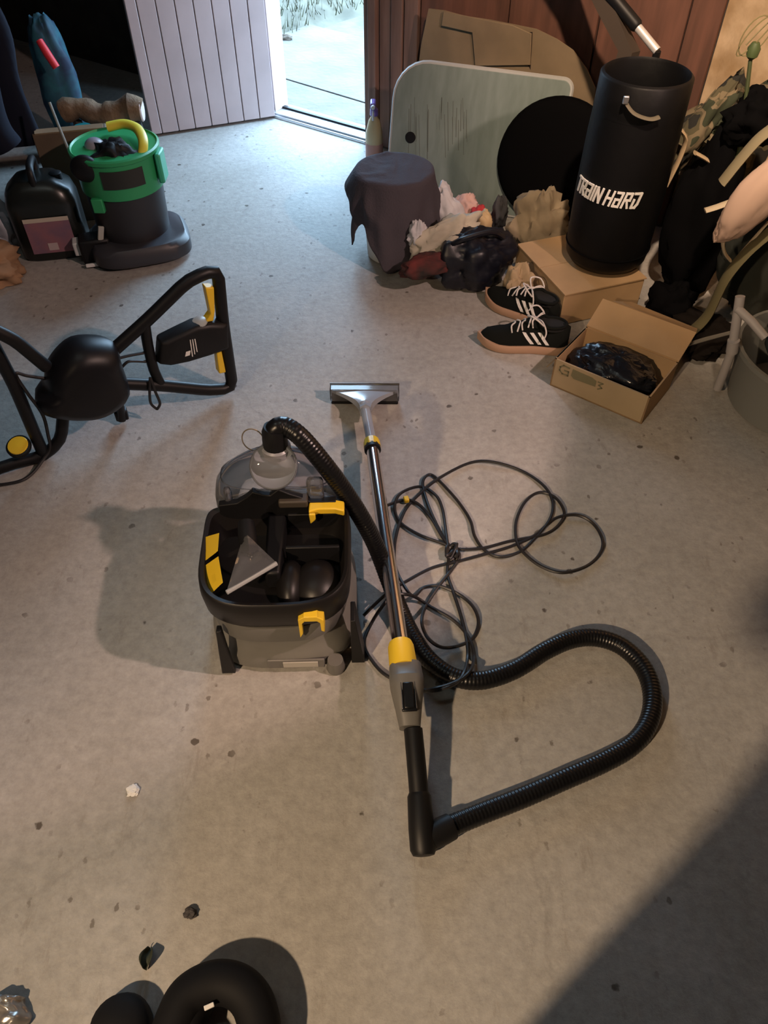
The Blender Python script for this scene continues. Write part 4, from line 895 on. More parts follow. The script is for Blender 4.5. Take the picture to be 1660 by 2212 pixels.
# floor head: neck, fan, clear nozzle bar
NKC = mat('grey_clear_neck', (0.30, 0.33, 0.38), 0.18, spec=0.7)
nb = G(790, 886, 0.066)
obj('neck', MB().tube([tb + td * 0.028, nb, nb + (nb - tb) * 0.15], [0.0135, 0.0145, 0.0165], 18), NKC, wn)
hl, hrr = G(714, 856, 0.030), G(862, 852, 0.030); hm = (hl + hrr) / 2
rings = []
for t in [i / 9 for i in range(10)]:
    wv = 0.0155 + (0.098 - 0.0155) * (t ** 2.2); c = nb + (hm - nb) * t; c.z = 0.066 + (0.046 - 0.066) * t; th = 0.016 * (1 - t) + 0.006
    rings.append([c + V((-wv, 0, -th)), c + V((-wv, 0, th * 0.5)), c + V((0, 0, th)), c + V((wv, 0, th * 0.5)), c + V((wv, 0, -th)), c + V((0, 0, -th * 1.2))])
obj('fan', MB().loft(rings), NKC, wn, smooth=35)
obj('nozzle_bar', MB().box(hm + V((0, 0.006, 0.004)), (0.206, 0.030, 0.044)), CLEARS, wn, bevel=0.004)
obj('nozzle_core', MB().box(hm + V((0, 0.004, -0.006)), (0.196, 0.018, 0.034)), mat('dark_nozzle', (0.03, 0.028, 0.028), 0.4), wn, bevel=0.003)
obj('nozzle_edge', MB().tube([hm + V((-0.103, 0.02, 0.026)), hm + V((0.103, 0.02, 0.026))], 0.0035, 8), CHROME, wn)
obj('nozzle_lip', MB().box(hm + V((0, 0.004, -0.0245)), (0.2, 0.022, 0.008)), RUBBER, wn, bevel=0.002)

# ------------------------------------------------------------------ power cord in loops
cp = [(786, 1330), (806, 1310), (840, 1279), (878, 1256), (933, 1227), (992, 1212), (1047, 1197), (1102, 1181), (1152, 1159), (1182, 1134), (1207, 1117), (1249, 1113), (1283, 1132), (1302, 1166), (1296, 1197), (1266, 1224), (1216, 1237), (1169, 1223), (1131, 1193), (1116, 1166), (1116, 1125), (1135, 1084), (1165, 1064), (1199, 1074), (1219, 1104), (1211, 1130), (1178, 1154), (1102, 1169), (1043, 1184), (986, 1185), (963, 1167), (938, 1121), (920, 1075), (914, 1042), (925, 1026), (941, 1031), (971, 1061), (996, 1091), (1017, 1125), (1026, 1158), (1047, 1188), (1081, 1203), (1123, 1192), (1152, 1167), (1186, 1126), (1195, 1091), (1182, 1057), (1148, 1028), (1102, 1007), (1051, 996), (1009, 1002), (954, 1030), (916, 1059), (878, 1099), (858, 1150), (852, 1200), (860, 1240)]
cp2 = [(891, 1287), (916, 1269), (950, 1266), (992, 1284), (1022, 1310), (1034, 1344), (1022, 1378), (992, 1395), (954, 1398), (925, 1378), (912, 1344), (920, 1310), (950, 1264), (975, 1232), (993, 1203), (984, 1186), (954, 1173), (908, 1156), (866, 1129), (853, 1096), (866, 1066), (908, 1051), (941, 1069), (956, 1099), (964, 1150), (970, 1201), (967, 1239), (979, 1277), (994, 1323), (1007, 1374), (1011, 1416), (1003, 1454), (984, 1476), (941, 1492), (905, 1486), (840, 1462), (806, 1430), (787, 1391), (802, 1348), (832, 1302), (852, 1285), (891, 1287), (933, 1312), (975, 1336), (1005, 1365), (1022, 1399), (1023, 1433), (1006, 1460), (968, 1480), (915, 1493)]
cp3 = [(838, 1091), (862, 1083), (884, 1080), (908, 1092), (933, 1121), (958, 1163), (976, 1184), (985, 1196), (975, 1210), (966, 1196), (968, 1180)]
hpts2 = [(p.x, p.y, p.z) for p in hp_[::40]]
def cordz(pts, seed):
    out = []
    for i, p in enumerate(pts):
        z = 0.0055 + 0.004 * (0.5 + 0.5 * math.sin(i * 0.31 + seed))
        d = min(((p.x - a) ** 2 + (p.y - b_) ** 2) ** 0.5 for a, b_, c in hpts2 if c < 0.08)
        if d < 0.075: 
            t = max(0, min(1, (0.075 - d) / 0.045)); z = z + (0.056 - z) * t * t * (3 - 2 * t)
        out.append((p, z))
    zs = [z for _, z in out]
    for _ in range(3): zs = [zs[0]] + [max(zs[i], (zs[i - 1] + zs[i] * 2 + zs[i + 1]) / 4) for i in range(1, len(zs) - 1)] + [zs[-1]]
    # put the point where the same pixel is hit at the raised height
    return [p * (1 - z / CAM_H) + V((0, 0, z)) if True else p for (p, _), z in zip(out, zs)]
cord = thing('power_cord', 'thin black power cord tangled in loops right of the chrome wand', 'cord', G(1000, 1200))
CORDM = mat('black_cord', (0.012, 0.011, 0.012), 0.45)
full = [G(x, y) for x, y in cp]; f2 = [G(x, y) for x, y in cp2]; f3 = [G(x, y) for x, y in cp3]
allp = spline(full + f2, 8)
obj('cable', MB().tube(cordz(allp, 0.0), 0.0041, 7), CORDM, cord)
obj('cable', MB().tube(cordz(spline(f3, 8), 2.0), 0.0041, 7), CORDM, cord)
kc = G(976, 1190, 0.015)
obj('cord_knot', MB().tube(spline([kc + V((0.014 * math.cos(a * 1.0) , 0.02 * math.sin(a * 1.3), 0.006 * math.sin(a * 2.1))) for a in [i * 0.9 for i in range(16)]], 4), 0.0045, 6), CORDM, cord)
tgp = G(878, 1079, 0.013); obj('tag', MB().box(tgp, (0.014, 0.017, 0.014), rotz(0.2)), YEL, cord, bevel=0.003, label='small yellow cord tag')

# ------------------------------------------------------------------ electric tool with tubular frame, lying on its side
TA = G(505, 851); TB = G(60, 1005); tdv = (TB - TA).normalized(); tn = V((-tdv.y, tdv.x, 0)); tn = tn if tn.y > 0 else -tn
til = thing('garden_tiller', 'black electric tiller with tubular frame and yellow levers lying on its side', 'tiller', TA + tdv * 0.3)
def T(px, py, off=0.0): return PL(px, py, TA - tn * off, tn)
TUB = mat('black_frame_tube', (0.006, 0.006, 0.007), 0.45, spec=0.3)
def ft(name, pts, r=0.0145, sub=1, n=14):
    pts = [T(*p) for p in pts]
    q = []                               # round the corners a little
    for i, p in enumerate(pts):
        if 0 < i < len(pts) - 1:
            a = (pts[i - 1] - p); b_ = (pts[i + 1] - p); k = min(0.03, a.length * .4, b_.length * .4)
            pa_ = p + a.normalized() * k; pb_ = p + b_.normalized() * k
            q += [pa_, pa_ * 0.25 + p * 0.5 + pb_ * 0.25, pb_]
        else: q.append(p)
    return obj(name, MB().tube(q, r, n), TUB, til)
ft('handle_frame', [(228, 772), (320, 690), (408, 604), (470, 580), (482, 700), (503, 838), (452, 843), (345, 832), (255, 828)], 0.0175)
ft('cross_brace', [(313, 700, 0.002), (319, 745), (332, 800), (348, 832)], 0.0145)
ft('lower_frame', [(-20, 710, 0.04), (30, 733, 0.04), (100, 792, 0.02)], 0.0165)
ft('lower_frame', [(-15, 745), (30, 830), (70, 925), (96, 985)], 0.0165)
ft('lower_frame', [(138, 880), (132, 950), (95, 985), (30, 1000), (-30, 1022)], 0.0165)
# motor housing: rounded bulky shape
prf = [(250, 742), (215, 731), (160, 735), (122, 765), (98, 805), (96, 835), (76, 858), (82, 882), (110, 889), (150, 893), (205, 889), (250, 868), (277, 838), (268, 800), (258, 770)]
cen = sum((T(x, y) for x, y in prf), V((0, 0, 0))) / len(prf)
rings = []
for o_, k in ((-0.062, 0.62), (-0.055, 0.8), (-0.035, 0.93), (0.0, 1.0), (0.035, 0.95), (0.06, 0.84), (0.075, 0.64)):
    rings.append([cen + (q - cen) * k - tn * o_ for q in spline([T(x, y) for x, y in prf], 3, True)])
for rg_ in rings:
    for q in rg_: q.z = max(q.z, 0.03)
obj('motor_housing', MB().loft(rings), mat('housing_black', (0.006, 0.006, 0.008), 0.42, spec=0.3), til, smooth=50)
# switch housing
prf2 = [(490, 690), (455, 688), (420, 693), (380, 712), (340, 732), (336, 780), (360, 783), (400, 775), (450, 760), (492, 745)]
cen2 = sum((T(x, y) for x, y in prf2), V((0, 0, 0))) / len(prf2); rings = []
for o_, k in ((-0.03, 0.8), (-0.022, 0.95), (0.0, 1.0), (0.022, 0.95), (0.03, 0.8)): rings.append([cen2 + (T(x, y) - cen2) * k - tn * o_ for x, y in prf2])
SWH = obj('switch_housing', MB().loft(rings), BLACK, til, bevel=0.004, smooth=40)
for k, (x, y) in enumerate(((411, 734), (416, 733), (421, 732))):
    a = T(x, y, 0.0305); b_ = T(x + 5, y + 36 - 4 * k, 0.0305); wq = (T(x + 2, y, 0.0305) - a) * (0.5)
    obj('badge_stroke', MB().prism([a - wq, a + wq, b_ + wq, b_ - wq], -tn * 0.001), PRINT, SWH, smooth=0)
a = T(402, 760, 0.0305); b_ = T(400, 770, 0.0305); wq = T(412, 757, 0.0305) - a
obj('badge_stroke', MB().prism([a, a + wq, b_ + wq, b_], -tn * 0.001), PRINT, SWH, smooth=0)
obj('lock_button', MB().lathe([(0.022, 0), (0.02, 0.006), (0.008, 0.010), (0.0, 0.0105)], T(432, 697, 0.004), 18, (0.1, -0.2, 1)), mat('pale_button', (0.35, 0.38, 0.38), 0.3), SWH)
for pts in ([(444, 622), (463, 621), (465, 672), (462, 694), (444, 697), (456, 680)], [(468, 758), (479, 757), (489, 805), (474, 808)]):
    obj('lever', MB().prism([T(x, y, 0.014) for x, y in pts], tn * 0.028), YEL, til, bevel=0.003)
obj('inner_cable', MB().tube(spline([T(255, 774), T(280, 768), T(312, 762)], 5), 0.004, 7), CORDM, til)
obj('inner_cable', MB().tube(spline([T(262, 795), T(275, 782), T(290, 780), T(316, 781)], 5), 0.004, 7), CORDM, til)
obj('inner_cable', MB().tube(spline([T(100, 818), T(60, 812), T(34, 808), T(60, 850, .01), T(92, 895, .01), T(104, 940, .01), T(108, 968, .01), T(95, 990, .02), G(70, 1022, 0.006), G(40, 1040, 0.006), G(-20, 1050, 0.006)], 6), 0.0045, 7), CORDM, til)
yc = T(42, 966, 0.0); obj('cap_base', MB().lathe([(0.030, -0.006), (0.033, 0.0), (0.033, 0.008), (0.029, 0.010)], yc, 28, (0.0, -0.35, 1)), BLACK, til)
obj('wheel_cap', MB().lathe([(0.0275, 0.010), (0.026, 0.013), (0.0, 0.0145)], yc, 28, V((0.0, -0.35, 1)).normalized()), YEL, til)
pt_ = T(258, 862); obj('plug_socket', MB().tube([pt_, G(262, 893, 0.04), G(263, 908, 0.018)], [0.009, 0.012, 0.012], 12), BLACK, til)
obj('plug_head', MB().box(G(262, 894, 0.03), (0.036, 0.026, 0.034), rotz(0.3)), BLACK, til, bevel=0.004)
lp0 = T(328, 828, 0.018)
for dx in (-0.008, 0.008): obj('cable_hook', MB().tube(spline([lp0 + V((0, 0, 0.02)), lp0 + V((dx, -0.012, -0.02)), lp0 + V((dx * 1.6, -0.014, -0.06)), lp0 + V((0, -0.014, -0.082))], 5), 0.004, 7), CORDM, til)

# ------------------------------------------------------------------ green wet vacuum at left
gc = G(262, 545); gc = V((-0.935, 2.70, 0))
gv_ = thing('shop_vacuum', 'green and grey drum vacuum with a yellow handle inside its open top', 'vacuum', gc)
DG = mat('dark_grey_drum', (0.022, 0.021, 0.024), 0.5); GRN = mat('green_plastic', (0.03, 0.30, 0.11), 0.4)
obj('drum', MB().lathe([(0.120, 0.055), (0.128, 0.06), (0.135, 0.22), (0.136, 0.24), (0.0, 0.241)], gc, 40), DG, gv_)
def rrect(cx, cy, hx_, hy_, z, ang, e=3.5, n=40):
    R = rotz(ang); o_ = []
    for j in range(n):
        a = 2 * PI * j / n; o_.append(V((cx, cy, z)) + R @ V((math.copysign(abs(math.cos(a)) ** (2 / e), math.cos(a)) * hx_, math.copysign(abs(math.sin(a)) ** (2 / e), math.sin(a)) * hy_, 0)))
    return o_
bc2 = gc + V((0.02, -0.03, 0))
obj('dolly_base', MB().loft([rrect(bc2.x, bc2.y, 0.17, 0.14, 0.012, 0.35), rrect(bc2.x, bc2.y, 0.18, 0.15, 0.02, 0.35), rrect(bc2.x, bc2.y, 0.18, 0.15, 0.062, 0.35), rrect(bc2.x, bc2.y, 0.165, 0.135, 0.078, 0.35)]), mat('dolly_grey', (0.035, 0.035, 0.042), 0.45), gv_, smooth=45)
for a in (0.8, 2.3, 3.9, 5.4): obj('caster', MB().lathe([(0.018, -0.012), (0.02, 0), (0.018, 0.012)], bc2 + V((0.13 * math.cos(a), 0.10 * math.sin(a), 0.0205)), 14, (1, 0.2, 0)), BLACK, gv_)
obj('green_head', MB().lathe([(0.137, 0.238), (0.143, 0.242), (0.146, 0.36), (0.148, 0.372), (0.143, 0.374), (0.136, 0.31), (0.128, 0.30), (0.127, 0.298)], gc, 44), GRN, gv_)
obj('inner_plate', MB().lathe([(0.134, 0.305), (0.12, 0.312), (0.07, 0.33), (0.0, 0.335)], gc, 40), BLACK, gv_)
obj('head_rim', MB().lathe([(0.146, 0.36), (0.152, 0.364), (0.153, 0.376), (0.146, 0.38), (0.142, 0.374)], gc, 44), GRN, gv_)
# dark rectangular badge wrapped on the head, front right
vs = []
for i in range(9):
    a = -1.72 + 1.0 * i / 8
    for r_ in (0.1475, 0.144):
        for z in (0.285, 0.345): vs.append(gc + V((math.cos(a) * r_, math.sin(a) * r_, z)))
fs = []
for i in range(8):
    o_ = 4 * i; fs += [[o_, o_ + 4, o_ + 5, o_ + 1], [o_ + 1, o_ + 5, o_ + 7, o_ + 3], [o_, o_ + 2, o_ + 6, o_ + 4]]
obj('badge', MB().add(vs, fs), mat('badge_dark', (0.02, 0.02, 0.016), 0.5), gv_, label='dark rectangular badge on the green head')
obj('carry_loop', MB().box(gc + V((0.155, -0.02, 0.315)), (0.02, 0.07, 0.10)), mat('teal_green', (0.05, 0.42, 0.25), 0.4), gv_, bevel=0.006)
heap('filter_bag', gc + V((0.005, -0.035, 0.335)), (0.10, 0.085, 0.065), BLACK, 71, None, None, 0.3, 2.0, base=None, parent=gv_)
obj('motor_cap', MB().ball(gc + V((-0.065, -0.005, 0.37)), (0.035, 0.035, 0.03)), mat('silver_grey', (0.25, 0.25, 0.30), 0.35), gv_)
yp = [gc + V((-0.035, 0.085, 0.40)), gc + V((0.02, 0.09, 0.408)), gc + V((0.07, 0.06, 0.408)), gc + V((0.10, 0.01, 0.40)), gc + V((0.11, -0.03, 0.385)), gc + V((0.105, -0.06, 0.36))]
obj('yellow_handle', MB().tube(spline(yp, 6), lambda i, N: 0.021 - 0.006 * (i / N), 12, flat=0.75), mat('bright_yellow', (0.72, 0.62, 0.06), 0.4), gv_)
obj('notch', MB().ball(gc + V((-0.075, -0.118, 0.345)), (0.05, 0.03, 0.045)), BLACK, gv_)
obj('bail_wire', MB().tube(spline([gc + V((-0.148, -0.03, 0.36)), gc + V((-0.17, 0.0, 0.43)), gc + V((-0.19, 0.03, 0.50))], 5), 0.005, 8), mat('wire_grey', (0.3, 0.32, 0.3), 0.4, 0.6), gv_)
obj('clip', MB().box(gc + V((-0.06, -0.135, 0.225)), (0.04, 0.02, 0.05)), GRN, gv_, bevel=0.004)

# small clutter between jerrycan and vacuum
sp = V((-1.06, 2.60, 0)); ch = thing('charger', 'small black charger with white ends between jerrycan and green vacuum', 'charger', sp)
obj('charger_body', MB().box(sp + V((0, 0, 0.05)), (0.11, 0.08, 0.09), rotz(0.3)), BLACK, ch, bevel=0.01)
obj('charger_end', MB().box(sp + V((-0.062, -0.015, 0.06)), (0.025, 0.05, 0.05), rotz(0.3)), mat('white_grey_plastic', (0.5, 0.52, 0.52), 0.4), ch, bevel=0.004)
obj('charger_rail', MB().box(sp + V((0.015, -0.058, 0.015)), (0.09, 0.01, 0.012), rotz(0.3)), WHITE, ch, bevel=0.002)
obj('charger_flap', MB().box(sp + V((0.04, -0.02, 0.115)), (0.02, 0.01, 0.05), rotz(0.5) @ Matrix.Rotation(0.3, 3, 'Y')), mat('pale_grey', (0.4, 0.4, 0.36), 0.5), ch, bevel=0.002)

# jerrycan with pink label
jc = V((-1.235, 2.68, 0)); JR = rotz(0.22)
jn_ = thing('jerrycan', 'black jerrycan with a pinkish paper label at the left', 'jerrycan', jc)
def jr(hx_, hy_, z, cy=0): 
    o_ = []
    for j in range(32):
        a = 2 * PI * j / 32; o_.append(jc + JR @ V((math.copysign(abs(math.cos(a)) ** 0.5, math.cos(a)) * hx_, cy + math.copysign(abs(math.sin(a)) ** 0.5, math.sin(a)) * hy_, z)))
    return o_
obj('can_body', MB().loft([jr(0.115, 0.085, 0.0), jr(0.122, 0.092, 0.01), jr(0.122, 0.092, 0.20), jr(0.11, 0.085, 0.24), jr(0.07, 0.06, 0.275), jr(0.05, 0.05, 0.28)]), mat('jerry_black', (0.010, 0.012, 0.011), 0.3), jn_, smooth=50)
obj('can_handle', MB().tube(spline([jc + JR @ V((0.0, 0.05, 0.27)), jc + JR @ V((0, 0.05, 0.315)), jc + JR @ V((0, -0.04, 0.315)), jc + JR @ V((0, -0.055, 0.26))], 5), 0.013, 10), BLACK, jn_)
obj('can_cap', MB().lathe([(0.022, 0), (0.022, 0.022), (0.018, 0.025)], jc + JR @ V((0.07, 0, 0.258)), 18), BLACK, jn_)
lb = [jc + JR @ V((x, -0.0935, z)) for x, z in ((-0.07, 0.035), (0.085, 0.035), (0.085, 0.165), (-0.07, 0.165))]
JL = obj('label', MB().prism(lb, JR @ V((0, -0.002, 0))), mat('pink_label', (0.26, 0.115, 0.14), 0.6, rgb2=(0.17, 0.10, 0.15), vscale=14), jn_, smooth=0, label='pinkish paper label')
lb = [jc + JR @ V((x, -0.0957, z)) for x, z in ((-0.07, 0.152), (0.085, 0.152), (0.085, 0.167), (-0.07, 0.167))]
obj('label_strip', MB().prism(lb, JR @ V((0, -0.001, 0))), mat('cream_strip', (0.5, 0.44, 0.36), 0.6), JL, smooth=0)
lb = [jc + JR @ V((x, -0.0957, z)) for x, z in ((-0.012, 0.045), (0.022, 0.045), (0.022, 0.072), (-0.012, 0.072))]
obj('label_square', MB().prism(lb, JR @ V((0, -0.001, 0))), mat('pale_square', (0.45, 0.36, 0.36), 0.6), JL, smooth=0)

# cartons, hanging coat, log, teal sack behind
k0 = P(235, 330, 2.98); cq = V((-1.16, 2.92, 0))
cr = thing('brown_carton', 'dark brown carton with a pale top edge behind the green vacuum', 'box', cq)
obj('carton_body', MB().box(cq + V((0, 0, 0.17)), (0.26, 0.05, 0.34), rotz(0.25)), mat('brown_carton_card', (0.10, 0.07, 0.045), 0.85, var=0.15), cr, bevel=0.004)
obj('carton_flap', MB().box(cq + V((0.004, -0.014, 0.344)), (0.24, 0.022, 0.006), rotz(0.25) @ Matrix.Rotation(0.35, 3, 'X')), CARDD, cr)
nv = thing('navy_coat', 'dark navy coat hanging at the left edge above the jerrycan', 'coat', V((-1.55, 2.95, 0)))
def coat(u, v):
    a = u * 2 * PI; z = 1.25 - 0.95 * v; r = 0.13 + 0.07 * v + 0.02 * math.sin(a * 5 + v * 3) + 0.03 * noise.noise(V((math.cos(a) * 2, math.sin(a) * 2, v * 4)))
    return V((-1.55 + 1.35 * r * math.cos(a), 2.92 + 0.55 * r * math.sin(a), z))
NAVY = mat('navy_cloth', (0.006, 0.008, 0.017), 0.9, spec=0.2)
obj('coat_body', MB().grid(coat, 60, 30, True), NAVY, nv, smooth=179, solid=0.006)
obj('coat_sleeve', MB().tube(spline([V((-1.42, 2.85, 1.15)), V((-1.34, 2.80, 0.8)), V((-1.36, 2.76, 0.45)), V((-1.33, 2.76, 0.34))], 8), lambda i, N: 0.065 - 0.012 * i / N, 16), NAVY, nv, smooth=80)
obj('coat_hook', MB().tube([V((-1.55, 2.92, 1.24)), V((-1.56, 3.0, 1.35)), V((-1.6, 3.3, 1.4))], 0.008, 8), ALU, nv)
lg0, lg1 = P(135, 238, 3.25), P(306, 236, 3.28)
lg = thing('log', 'rough wooden log laid across behind the green vacuum', 'log', V(((lg0.x + lg1.x) / 2, lg0.y, lg0.z - 0.045)))
lpt = [lg0 + (lg1 - lg0) * t + V((0, 0, 0.012 * math.sin(t * 9) - 0.006)) for t in [i / 14 for i in range(15)]]
obj('log_bark', MB().tube(lpt, lambda i, N: 0.042 + 0.006 * math.sin(i * 1.7) + (0.006 if i > N - 4 else 0), 14), mat('bark_brown', (0.20, 0.13, 0.075), 0.85, rgb2=(0.10, 0.06, 0.035), vscale=14, bump=0.6, bscale=40), lg)
le = (lg1 - lg0).normalized(); obj('cut_end', MB().lathe([(0.0, 0.004), (0.040, 0.004), (0.044, 0.0), (0.044, -0.004)], lpt[-1] + le * 0.001, 20, le), mat('cut_wood', (0.62, 0.52, 0.50), 0.7), lg)
tr_ = [(-1.0, 3.27), (-1.30, 3.25)]
trs = thing('trestle', 'dark low sawing trestle carrying the rough wooden log', 'trestle', V((lg0.x * 0.5 + lg1.x * 0.5, 3.27, 0)))
for t in (0.15, 0.9):
    c = lg0 + (lg1 - lg0) * t
    for dy in (-0.1, 0.1): obj('leg', MB().tube([V((c.x, c.y + dy, 0)), V((c.x, c.y, c.z - 0.045))], 0.018, 6), DARKW, trs)
obj('rail', MB().tube([V((lg0.x, lg0.y + 0.02, 0.13)), V((lg1.x, lg1.y + 0.02, 0.13))], 0.016, 6), DARKW, trs)
ts_ = thing('teal_sack', 'teal blue sack with a red handle in the dark left corner', 'sack', P(150, 280, 3.45) * 1.0)
ts_.location.z = 0
TEAL = mat('teal_sack_cloth', (0.02, 0.13, 0.17), 0.7, rgb2=(0.012, 0.03, 0.07), vscale=12)
q = P(130, 190, 3.5); heap('sack_body', V((q.x, q.y, 0.26)), (0.085, 0.07, 0.30), TEAL, 81, None, None, 0.13, 1.5, parent=ts_)
r0 = P(85, 88, 3.36); r1 = P(122, 146, 3.33); obj('red_grip', MB().tube([r0, (r0 + r1) / 2 + V((0, -.006, .004)), r1], [0.014, 0.016, 0.015], 10), mat('red_plastic', (0.70, 0.035, 0.05), 0.5), ts_)
tc_ = P(175, 262, 3.16); tag(obj('tin', MB().lathe([(0.03, 0), (0.034, 0.004), (0.034, 0.085), (0.0, 0.087)], V((tc_.x, tc_.y, 0.17)), 18), mat('teal_plastic', (0.01, 0.20, 0.22), 0.4), loc=V((tc_.x, tc_.y, 0.17))), 'short teal tin standing below the log', 'tin')
tag(obj('wooden_block', MB().box(V((tc_.x + 0.03, tc_.y + 0.02, 0.085)), (0.20, 0.14, 0.168)), mat('dark_crate', (0.05, 0.042, 0.035), 0.85), loc=V((tc_.x, tc_.y, 0)), bevel=0.004), 'dark wooden block carrying the teal tin', 'block')
kp = V((-1.43, 2.50, 0)); heap('kraft_bag', V((-1.40, 2.46, 0.05)), (0.10, 0.09, 0.09), mat('kraft_brown', (0.30, 0.18, 0.10), 0.85, var=0.15), 85, 'crumpled brown paper bag at the left edge near the jerrycan', 'bag', 0.4, 2.0)
heap('white_bag', V((-1.43, 2.66, 0.10)), (0.07, 0.05, 0.13), mat('white_bag_plastic', (0.42, 0.44, 0.50), 0.5), 87, 'white plastic bag squeezed left of the jerrycan', 'bag', 0.4, 2.0)

# ------------------------------------------------------------------ bottom edge: coiled hose, shiny scrap, debris
rc = thing('coiled_hose', 'thick black coiled hose cut by the bottom edge', 'hose', G(470, 2250))
pts = [G(372, 2260, 0.05), G(386, 2190, 0.05), G(415, 2146, 0.05), G(470, 2122, 0.05), G(520, 2135, 0.05), G(552, 2180, 0.05), G(560, 2260, 0.05), G(520, 2340, 0.05), G(430, 2340, 0.05)]
obj('hose_ring', MB().tube(spline(pts, 8, True), 0.034, 16, close=True), RUBBER, rc)
pts = [G(425, 2165, 0.035), G(408, 2200, 0.04), G(398, 2260, 0.04), G(390, 2330, 0.035)]
obj('hose_tail', MB().tube(spline(pts, 8), 0.03, 14), RUBBER, rc)
obj('hose_tag', MB().box(G(452, 2174, 0.075), (0.016, 0.007, 0.004), rotz(0.4)), PRINT, rc, bevel=0.001)
bl = G(268, 2225); tag(obj('rubber_foot', MB().lathe([(0.0, 0.05), (0.03, 0.048), (0.046, 0.036), (0.05, 0.02), (0.048, 0.0)], bl, 28), RUBBER, loc=bl), 'round black rubber knob at the bottom edge left of the coil', 'knob')
sc = G(22, 2190); mb = MB().grid(lambda u, v: sc + V((0.06 * (u - 0.5) + 0.01 * math.sin(v * 5), 0.045 * (v - 0.5), 0.006 + 0.022 * math.sin(u * PI) + 0.008 * noise.noise(V((u * 5, v * 5, 1))))), 14, 12)
tag(obj('metal_scrap', mb, mat('grey_foil', (0.34, 0.32, 0.30), 0.28, 0.6), loc=sc, smooth=80, solid=0.001), 'small shiny curled scrap in the bottom left corner', 'scrap')
lf = G(322, 2072); mb = MB().grid(lambda u, v: lf + V((0.022 * (u - 0.5) * math.sin(PI * (0.08 + 0.84 * v)), 0.035 * (v - 0.5), 0.003 + 0.016 * (1 - math.cos((u - 0.5) * 3)) + 0.008 * math.sin(v * 4))), 8, 10)
tag(obj('dead_leaf', mb, mat('dead_leaf_green', (0.035, 0.04, 0.022), 0.8), loc=lf, smooth=80, solid=0.0008), 'small curled dark leaf on the floor above the black coil', 'leaf')
lf2 = G(412, 1975); mb = MB().ball(lf2 + V((0, 0, 0.006)), (0.012, 0.010, 0.007), fn=crumple(91, 0.4)); tag(obj('pebble', mb, mat('dark_pebble', (0.05, 0.045, 0.045), 0.8), loc=lf2), 'small dark pebble lying on the floor above the leaf', 'pebble')
lf3 = G(288, 1710); mb = MB().ball(lf3 + V((0, 0, 0.003)), (0.013, 0.012, 0.004), fn=crumple(93, 0.5)); tag(obj('plaster_chip', mb, WHITE, loc=lf3), 'pale plaster chip on the bare floor left of the cleaner', 'chip')

# ------------------------------------------------------------------ the photographer, just behind the camera (their shadow falls into the picture)
def skin_body(name, joints, edges_, rads, material, parent):
    me = bpy.data.meshes.new(name); me.from_pydata([V(j) - wloc(parent) for j in joints], edges_, [])
    me.materials.append(material); o = bpy.data.objects.new(name, me); COL.objects.link(o); o.parent = parent
    md = o.modifiers.new('skin', 'SKIN'); md.use_smooth_shade = True
    for i, sv in enumerate(me.skin_vertices[0].data): sv.radius = rads[i]; sv.use_root = (i == 0)
    md2 = o.modifiers.new('sub', 'SUBSURF'); md2.levels = 1; md2.render_levels = 2
    return o

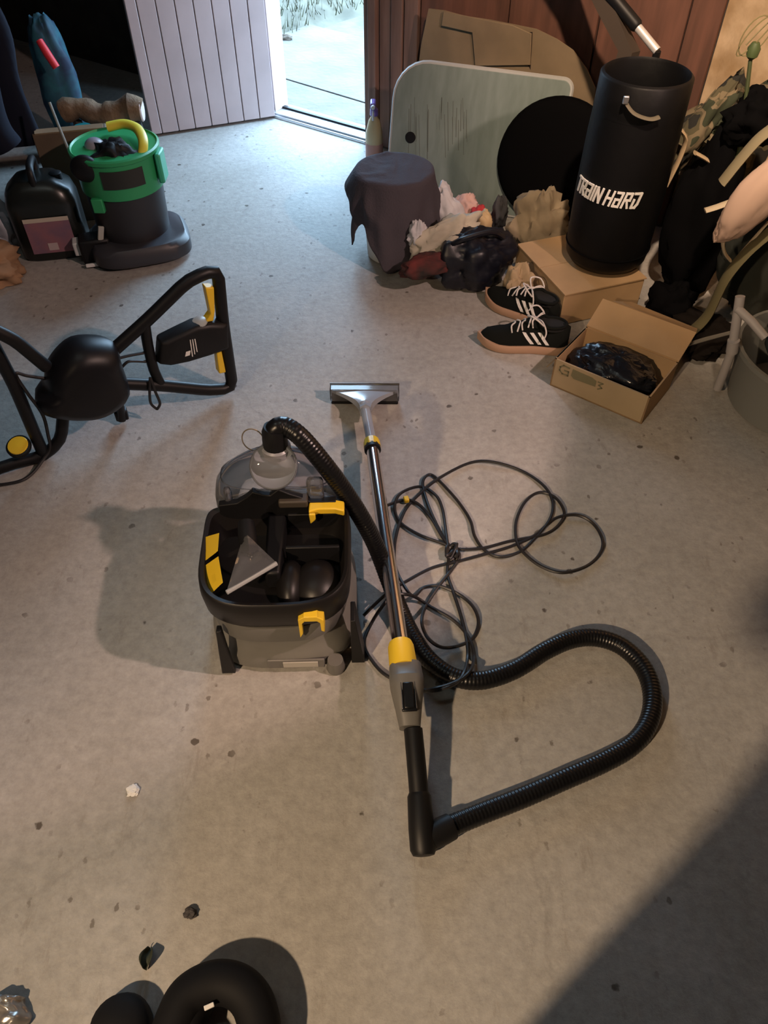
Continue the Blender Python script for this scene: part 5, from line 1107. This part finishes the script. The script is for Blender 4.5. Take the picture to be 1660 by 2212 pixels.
pg = thing('person', 'person in dark clothes holding a phone up, standing behind the camera', 'person', (-0.045, -0.235, 0))
bx, by = -0.045, -0.235
J = [(bx, by, 0.95), (bx, by + 0.0, 1.15), (bx, by - 0.01, 1.36), (bx, by + 0.0, 1.47), (bx, by + 0.02, 1.56), (bx, by + 0.03, 1.70),
     (bx - 0.10, by, 0.90), (bx - 0.12, by + 0.02, 0.50), (bx - 0.13, by - 0.02, 0.09), (bx - 0.14, by + 0.14, 0.045),
     (bx + 0.10, by, 0.90), (bx + 0.12, by + 0.02, 0.50), (bx + 0.13, by - 0.02, 0.09), (bx + 0.14, by + 0.14, 0.045),
     (bx - 0.19, by - 0.01, 1.40), (bx - 0.30, by + 0.04, 1.16), (bx - 0.075, by + 0.10, 1.36),
     (bx + 0.19, by - 0.01, 1.40), (bx + 0.32, by + 0.04, 1.16), (bx + 0.075, by + 0.10, 1.36)]
E_ = [(0, 1), (1, 2), (2, 3), (3, 4), (4, 5), (0, 6), (6, 7), (7, 8), (8, 9), (0, 10), (10, 11), (11, 12), (12, 13), (2, 14), (14, 15), (15, 16), (2, 17), (17, 18), (18, 19)]
Rr = [(.16, .11), (.15, .11), (.17, .11), (.06, .06), (.075, .085), (.075, .09), (.09, .09), (.06, .065), (.04, .045), (.04, .03), (.09, .09), (.06, .065), (.04, .045), (.04, .03), (.06, .06), (.045, .045), (.028, .028), (.06, .06), (.045, .045), (.028, .028)]
skin_body('body', J, E_, Rr, mat('dark_clothes', (0.03, 0.03, 0.035), 0.9), pg)
SKIN = mat('skin', (0.5, 0.33, 0.25), 0.6)
for sx in (-1, 1):
    w0 = V((bx + 0.075 * sx, by + 0.10, 1.38))
    obj('palm', MB().ball(w0 + V((-0.02 * sx, 0.025, 0.03)), (0.022, 0.035, 0.042), None, 14, 10), SKIN, pg)
    for k in range(4):
        b0 = w0 + V((-0.03 * sx, 0.045, 0.02 + 0.018 * k)); obj('finger', MB().tube(spline([b0, b0 + V((-0.004 * sx, 0.03, 0.008)), b0 + V((-0.02 * sx, 0.045, 0.01))], 4), [0.0085] * 9, 8), SKIN, pg)
    b0 = w0 + V((-0.03 * sx, 0.01, 0.05)); obj('thumb', MB().tube(spline([b0, b0 + V((-0.014 * sx, 0.005, 0.025)), b0 + V((-0.03 * sx, 0.012, 0.038))], 4), 0.0095, 8), SKIN, pg)
ph = V((bx, by + 0.175, 1.44)); tag(obj('phone', MB().box(ph, (0.074, 0.009, 0.155), Matrix.Rotation(-PITCH, 3, 'X')), BLACK, loc=ph, bevel=0.003), 'phone held by the person behind the camera', 'phone')
